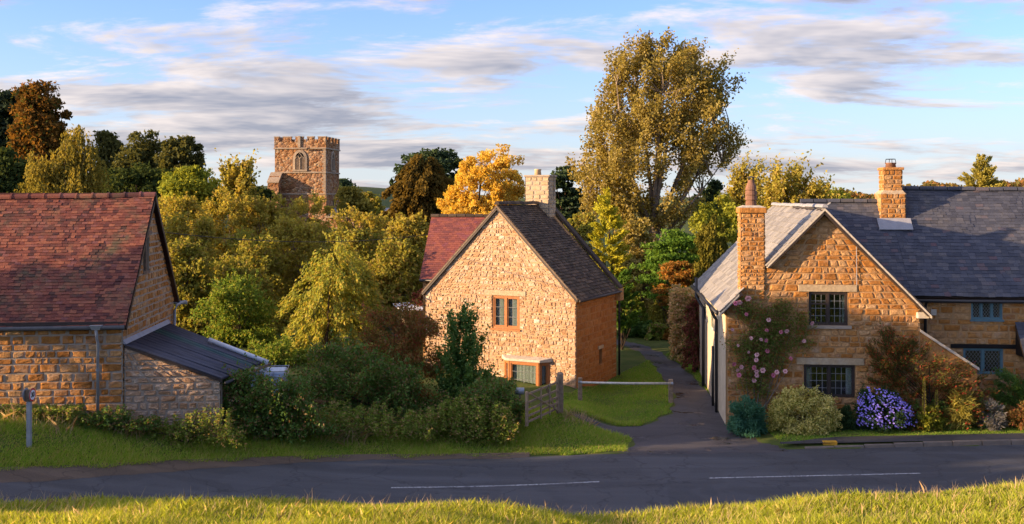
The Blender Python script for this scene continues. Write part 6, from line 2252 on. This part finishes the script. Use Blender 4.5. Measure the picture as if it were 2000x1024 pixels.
# ------------------------------------------------------------------ grass
def blades(name, mask, box, n, length, mat, label, width=0.012, lean=0.5, seed=1, zf=ground_z, tuft=0.0, wind=(0.25, 0.0)):
    r = np.random.default_rng(seed)
    x0, x1, y0, y1 = box
    X, Y = r.uniform(x0, x1, n), r.uniform(y0, y1, n)
    k = mask(X, Y)
    X, Y = X[k], Y[k]
    n = len(X)
    Z = zf(X, Y)
    patch = 0.5 + 0.5 * np.sin(X * 1.3 + 2 * np.sin(Y * 0.9)) * np.sin(Y * 1.7 + np.sin(X * 0.8))
    h = length * r.uniform(0.5, 1.3, n) * (1 + tuft * (patch - 0.5))
    a = r.uniform(0, 2 * math.pi, n)
    ln = np.abs(r.normal(size=n)) * lean
    D = np.stack([np.cos(a) * ln + wind[0], np.sin(a) * ln + wind[1], np.ones(n)], 1)
    D = unit(D)
    b = r.uniform(0, 2 * math.pi, n)
    Wv = np.stack([np.cos(b), np.sin(b), np.zeros(n)], 1) * width
    B = np.stack([X, Y, Z - 0.01], 1)
    hh = h[:, None]
    mid = B + D * hh * 0.55
    bend = np.stack([np.cos(a) * 0.35, np.sin(a) * 0.35, -0.15 * np.ones(n)], 1) * hh * lean
    tip = B + D * hh + bend
    if length < 0.145:
        V = np.stack([B - Wv, B + Wv, tip], 1).reshape(-1, 3)
        t = np.clip(patch * 0.6 + r.uniform(0, 0.5, n) - 0.05, 0, 1)
        o = obj(name, np_mesh(name, V, np.arange(3 * n).reshape(-1, 3), np.repeat(t, 3)), mat)
        tag(o, label, 'grass', kind='stuff')
        return o
    V = np.stack([B - Wv, B + Wv, mid + Wv * 0.7, tip, mid - Wv * 0.7], 1).reshape(-1, 3)
    i = np.arange(n) * 5
    me = bpy.data.meshes.new(name)
    me.vertices.add(len(V))
    me.vertices.foreach_set('co', V.astype(np.float32).ravel())
    lp = np.stack([i, i + 1, i + 2, i + 3, i + 4], 1).astype(np.int32)
    me.loops.add(lp.size)
    me.loops.foreach_set('vertex_index', lp.ravel())
    me.polygons.add(n)
    me.polygons.foreach_set('loop_start', np.arange(0, lp.size, 5, dtype=np.int32))
    at = me.attributes.new('tint', 'FLOAT', 'POINT')
    t = np.clip(patch * 0.6 + r.uniform(0, 0.5, n) - 0.05, 0, 1)
    at.data.foreach_set('value', np.repeat(t, 5).astype(np.float32))
    me.update(calc_edges=True)
    o = obj(name, me, mat)
    tag(o, label, 'grass', kind='stuff')
    return o


def in_frame(X, Y, pad=0.5):
    return (np.abs(X) < 0.5 * Y + pad + 1.8)


blades('bank_grass', lambda X, Y: in_frame(X, Y, 1.2) & (Y < road_far(X) - RW - 0.05), (-12.5, 13, 12.6, 18.2), 165000, 0.15, LM['bank'], 'tall sunlit grass on the bank in the foreground', 0.0060, 0.55, 901, tuft=1.3)
blades('bank_foot_grass', lambda X, Y: in_frame(X, Y, 1.2) & (Y < road_far(X) - RW + 0.05), (-13, 15, 18.2, 25), 100000, 0.14, LM['grass'], 'grass on the foot of the bank beside the road', 0.009, 0.5, 902, tuft=0.6)


def verge_mask(X, Y):
    yf = road_far(X)
    e = 0.10 + 0.30 * sst(-3, -12, X) + 0.08 * np.sin(X * 2.7) + 0.05 * np.sin(X * 7.1)
    return in_frame(X, Y) & (Y > yf + e) & (Y < yf + 4.2) & (lane_sd(X, Y) > 0.04 + 0.05 * np.sin(X * 5 + Y * 3)) & (X < 4.2)


blades('verge_grass', verge_mask, (-16, 4.5, 22, 33.5), 420000, 0.14, LM['grass'], 'green grass verge between the road and the hedge', 0.012, 0.7, 903, tuft=0.9)


def lawn_mask(X, Y):
    return in_frame(X, Y) & (Y > 32.6) & (X > 1.4) & (X < 8.2) & (lane_sd(X, Y) > 0.03 + 0.05 * np.sin(X * 5 + Y * 3)) & (Y < 54) & ~((X < 2.3 + (Y - 38) * 0.479 + 0.12) & (Y > 37.5)) & (Y < 54)


blades('lane_lawn', lawn_mask, (1.2, 8.2, 32.4, 54), 230000, 0.085, LM['lawn'], 'short green grass between the cottage and the lane', 0.011, 0.6, 904, tuft=0.5)
blades('border_lawn', lambda X, Y: in_frame(X, Y) & (Y > road_far(X) + 0.80 - 0.5 * sst(10.5, 8.0, X)) & (Y < 32.4) & (X > 8.0) & (lane_sd(X, Y) > 0.05), (8, 17, 30, 32.4), 45000, 0.06, LM['lawn'], 'narrow strip of lawn below the flower border', 0.009, 0.5, 905)


blades('bank_seed_stems', lambda X, Y: in_frame(X, Y, 0.5) & (np.sin(X * 1.9) * np.sin(Y * 2.7 + X) > -0.2), (-9.5, 9.5, 13.6, 18.0), 3200, 0.27, LM['straw'], 'thin straw coloured seed stems among the foreground grass', 0.0035, 0.4, 906)


def straw(name, label, x0, x1, y0, y1, n, ln, seed, lean=0.5):
    r = np.random.default_rng(seed)
    c = P((x0 + x1) / 2, y1, 28)
    blades(name, lambda X, Y: np.ones(len(X), bool), (x0, x1, y0, y1), n, ln, LM['straw'], label, 0.007, lean, seed, zf=base_z, wind=(0.2, -0.2))


straw('dry_grass', 'dry straw coloured stalks by the barn downpipe', -10.9, -9.7, 26.6, 27.3, 260, 0.55, 911, 0.6)
straw('dry_grass', 'dry straw coloured stalks below the hedge', -6.6, -4.2, 28.9, 30.0, 420, 0.6, 912, 0.7)
straw('dry_grass', 'dry straw coloured stalks at the left edge below the barn', -13.2, -11.2, 25.8, 26.9, 240, 0.45, 913, 0.7)
straw('dry_grass', 'dead brown grass at the gate post', 1.6, 2.6, 31.6, 32.6, 160, 0.3, 914, 0.7)


def hogweed(x, y0, d, lab, seed):
    r = np.random.default_rng(seed)
    tp = P(x, y0, d)
    g = gz(tp.x, d)
    T = empty('dead_hogweed', (tp.x, d, g))
    tag(T, lab, 'weed', 'dead hogweed stalks')
    h = tp.z - g
    m = MB()
    heads = []
    for k in range(4):
        e = np.array([r.uniform(-0.25, 0.25), r.uniform(-0.2, 0.1), h * r.uniform(0.7, 1.0)])
        m.tube(bent((0, 0, 0), e, r, 3, 0.04), [0.012, 0.010, 0.008, 0.006], 5, False)
        heads.append(e)
        for q in range(7):
            a = r.uniform(0, 6.28)
            m.tube([tuple(e), tuple(e + np.array([math.cos(a) * 0.09, math.sin(a) * 0.09, 0.05]))], 0.004, 4, False)
    m.build('stalk', M_WOODGREY, T)
    C = np.concatenate([e + r.normal(size=(60, 3)) * np.array([0.07, 0.07, 0.02]) + np.array([0, 0, 0.05]) for e in heads])
    obj('seed_head', leaf_mesh('seed_head', C, r.normal(size=C.shape), np.full(len(C), 0.03), 0.8, r.random(len(C)), r), LM['umber'], T)


for k, (x, y, d, lab) in enumerate([(385, 770, 28.2, 'dead hogweed in front of the lean-to wall corner'), (425, 775, 28.6, 'dead hogweed at the left end of the bramble hedge'), (482, 762, 29.3, 'dead hogweed in front of the bramble hedge'), (575, 768, 29.6, 'dead hogweed between the bramble and the hawthorn'), (615, 772, 29.8, 'dead hogweed left of the hawthorn weeds'), (455, 790, 28.8, 'short dead hogweed below the bramble hedge')]):
    hogweed(x, y, d, lab, 920 + k)


# ------------------------------------------------------------------ unseen trees on the left shading the road; tall crown shaped for the light
for k, (x, y, h, w) in enumerate([(-26, 11.6, 4.3, 4), (-27, 14.6, 4.8, 4.5), (-25, 17.5, 4.8, 4.5), (-27, 19.4, 5.0, 4.6), (-25, 23.4, 7.4, 4.2), (-30, 18.2, 5.6, 4.6)]):
    z = gz(x, y)
    plant('roadside_tree', ['roadside tree nearest the camera, left of the picture', 'tallest roadside tree left of the picture', 'middle roadside tree left of the picture', 'fourth roadside tree from the camera, left of the picture', 'tall unseen tree beside the barn end, crown raised to steer light and shade', 'rear roadside tree left of the picture'][k], 'tree', 1, [(h, -w * 0.2, w * 0.2), (h * 0.85, -w * 0.4, w * 0.4), (h * 0.5, -w * 0.5, w * 0.5), (h * (0.55 if k == 4 else 0.12), -w * 0.45, w * 0.45)], LM['oak'], 80, 70, 0.36, 'broad', M_BARK, 0.16, rc=0.7, seed=950 + k, world=(x, y, z), group='roadside trees on the left', out=0.6)


# ------------------------------------------------------------------ gate, barrier, sign, wire
def build_gate():
    A = P(1094, 808, 32.5)
    g0 = A.z - 0.12
    T = empty('gate_post', (A.x, A.y, g0))
    tag(T, 'thick square timber post the field gate hangs from', 'post')
    MB().box(-0.10, 0.10, -0.10, 0.10, -0.2, 1.38).build('post', M_TIMBER, T, bevel=0.015)
    MB().hexa([(-0.105, -0.105, 1.382), (0.105, -0.105, 1.382), (0.105, 0.105, 1.382), (-0.105, 0.105, 1.382), (-0.06, -0.06, 1.43), (0.06, -0.06, 1.43), (0.06, 0.06, 1.43), (-0.06, 0.06, 1.43)]).build('post_top', M_TIMBER, T)
    # gate swung open towards the road
    B = Vector((0.42, 30.25, 0))
    dv = Vector((B.x - A.x, B.y - A.y, 0))
    ln = dv.length
    ang = math.atan2(dv.y, dv.x)
    G = empty('field_gate', (A.x, A.y, g0), ang)
    tag(G, 'weathered five bar timber field gate standing open beside the privet', 'gate')
    x0, x1 = 0.16, ln
    for k, z in enumerate((0.30, 0.47, 0.65, 0.87, 1.12)):
        o = MB().box(x0, x1, -0.022, 0.022, z, z + 0.06).build('bar', M_TIMBER, G, bevel=0.006)
    MB().box(x0, x0 + 0.085, -0.04, 0.04, 0.18, 1.32).build('stile', M_TIMBER, G, bevel=0.006)
    MB().box(x1 - 0.08, x1, -0.04, 0.04, 0.22, 1.24).build('stile', M_TIMBER, G, bevel=0.006)
    for xx in (0.85, 1.5):
        MB().box(xx, xx + 0.07, 0.024, 0.05, 0.25, 1.22).build('upright', M_TIMBER, G, bevel=0.004)
    MB().prism([(x0 + 0.06, 0.052, 0.26), (x0 + 0.16, 0.052, 0.26), (x1 - 0.1, 0.052, 1.16), (x1 - 0.2, 0.052, 1.16)], (0, 0.03, 0)).build('brace', M_TIMBER, G)
    MB().prism([(0.95, -0.052, 1.14), (1.05, -0.052, 1.14), (0.32, -0.052, 0.28), (0.22, -0.052, 0.28)], (0, 0.028, 0)).build('brace', M_TIMBER, G)
    # galvanised milk-can like bucket hung near the gate end
    c = P(1015, 764, 31.2)
    bk = empty('metal_mailbox', (c.x, c.y, gz(c.x, c.y)))
    tag(bk, 'small rounded grey metal box beside the gate end', 'mailbox')
    hz = c.z - gz(c.x, c.y)
    MB().tube([(-0.14, 0, hz), (0.14, 0, hz)], 0.11, 12).build('box_body', M_GALV, bk, smooth=True)
    MB().box(-0.03, 0.03, -0.03, 0.03, -0.1, hz - 0.08).build('post', M_TIMBER, bk)
    # barrier across the lawn
    L_P, R_P = P(1133, 775, 36.6), P(1310, 785, 36.3)
    for k, (p, top, lab) in enumerate(((L_P, 738, 'timber barrier post beside the cottage corner'), (R_P, 741, 'timber barrier post beside the lane'))):
        t = empty('barrier_post', (p.x, p.y, p.z - 0.05))
        tag(t, lab, 'post', 'posts of the lawn barrier')
        h = P(1000, top, p.y).z - p.z + 0.05
        MB().box(-0.075, 0.075, -0.075, 0.075, -0.2, h).build('post', M_TIMBER, t, bevel=0.012)
        MB().box(-0.08, 0.08, -0.084, -0.074, h - 0.16, h - 0.10).build('bracket', M_GALV, t)
    a, b = P(1133, 746, 36.5), P(1310, 748, 36.2)
    a.y -= 0.13
    b.y -= 0.13
    bp = empty('barrier_pole', ((a.x + b.x) / 2, (a.y + b.y) / 2, (a.z + b.z) / 2))
    tag(bp, 'worn white pole laid across between the two short barrier posts', 'barrier')
    o = Vector(bp.location)
    MB().tube([a - o, (a + b) / 2 - o + Vector((0, 0, -0.015)), b - o], 0.042, 8).build('pole', M_WHITEPAINT, bp, smooth=True)
    for p in (a, b):
        MB().tube([p - o, p - o + (b - a).normalized() * 0.06], 0.052, 8).build('pole_end', M_GALV, bp)


build_gate()


def text_mesh(s, size):
    cu = bpy.data.curves.new('txt', 'FONT')
    cu.body = s
    cu.size = size
    cu.align_x = 'CENTER'
    cu.align_y = 'CENTER'
    cu.extrude = 0.0015
    cu.offset = 0.006
    to = bpy.data.objects.new('txt', cu)
    COL.objects.link(to)
    bpy.context.view_layer.update()
    me = bpy.data.meshes.new_from_object(to.evaluated_get(bpy.context.evaluated_depsgraph_get()))
    bpy.data.objects.remove(to)
    return me


def build_sign():
    p = P(57, 872, 25.0)
    T = empty('speed_limit_sign', (p.x, p.y, p.z - 0.02), R(-2))
    tag(T, 'small round thirty speed limit sign on a grey post at the left edge', 'sign')
    h = 1.42
    MB().box(-0.05, 0.05, -0.05, 0.05, -0.3, h - 0.24).build('post', M_GALV, T, bevel=0.008)
    MB().box(-0.075, 0.075, -0.06, 0.06, h - 0.30, h - 0.02).build('mount', M_WOODGREY, T, bevel=0.006)
    for sg in (1, -1):
        def disc(r0, x, th, n=32):
            m = MB()
            m.prism([(x, math.cos(2 * math.pi * k / n) * r0, h - 0.14 + math.sin(2 * math.pi * k / n) * r0) for k in range(n)], (th * sg, 0, 0))
            return m
        pl = disc(0.165, sg * 0.078, 0.005).build('sign_plate', M_GALV, T)
        disc(0.162, sg * 0.0835, 0.002).build('sign_ring', M_SIGNRED, pl)
        disc(0.122, sg * 0.0860, 0.003).build('sign_face', M_SIGNWHITE, pl)
        me = text_mesh('30', 0.17)
        o = obj('numerals', me, M_SIGNBLACK, pl)
        o.location = (sg * 0.091, 0, h - 0.14)
        o.rotation_euler = (R(90), 0, R(90 * sg))


build_sign()


def wire(pa, pb, sag, lab, r=0.012):
    n = 16
    pts = []
    for i in range(n + 1):
        t = i / n
        p = pa.lerp(pb, t)
        p.z -= sag * 4 * t * (1 - t)
        pts.append(p)
    o = MB().tube(pts, r, 5).build('overhead_cable', M_CABLE, None, smooth=True)
    tag(o, lab, 'cable')


wire(P(306, 452, 31.5), P(835, 458, 42.5), 0.32, 'thin overhead cable sagging from the barn to the cottage')
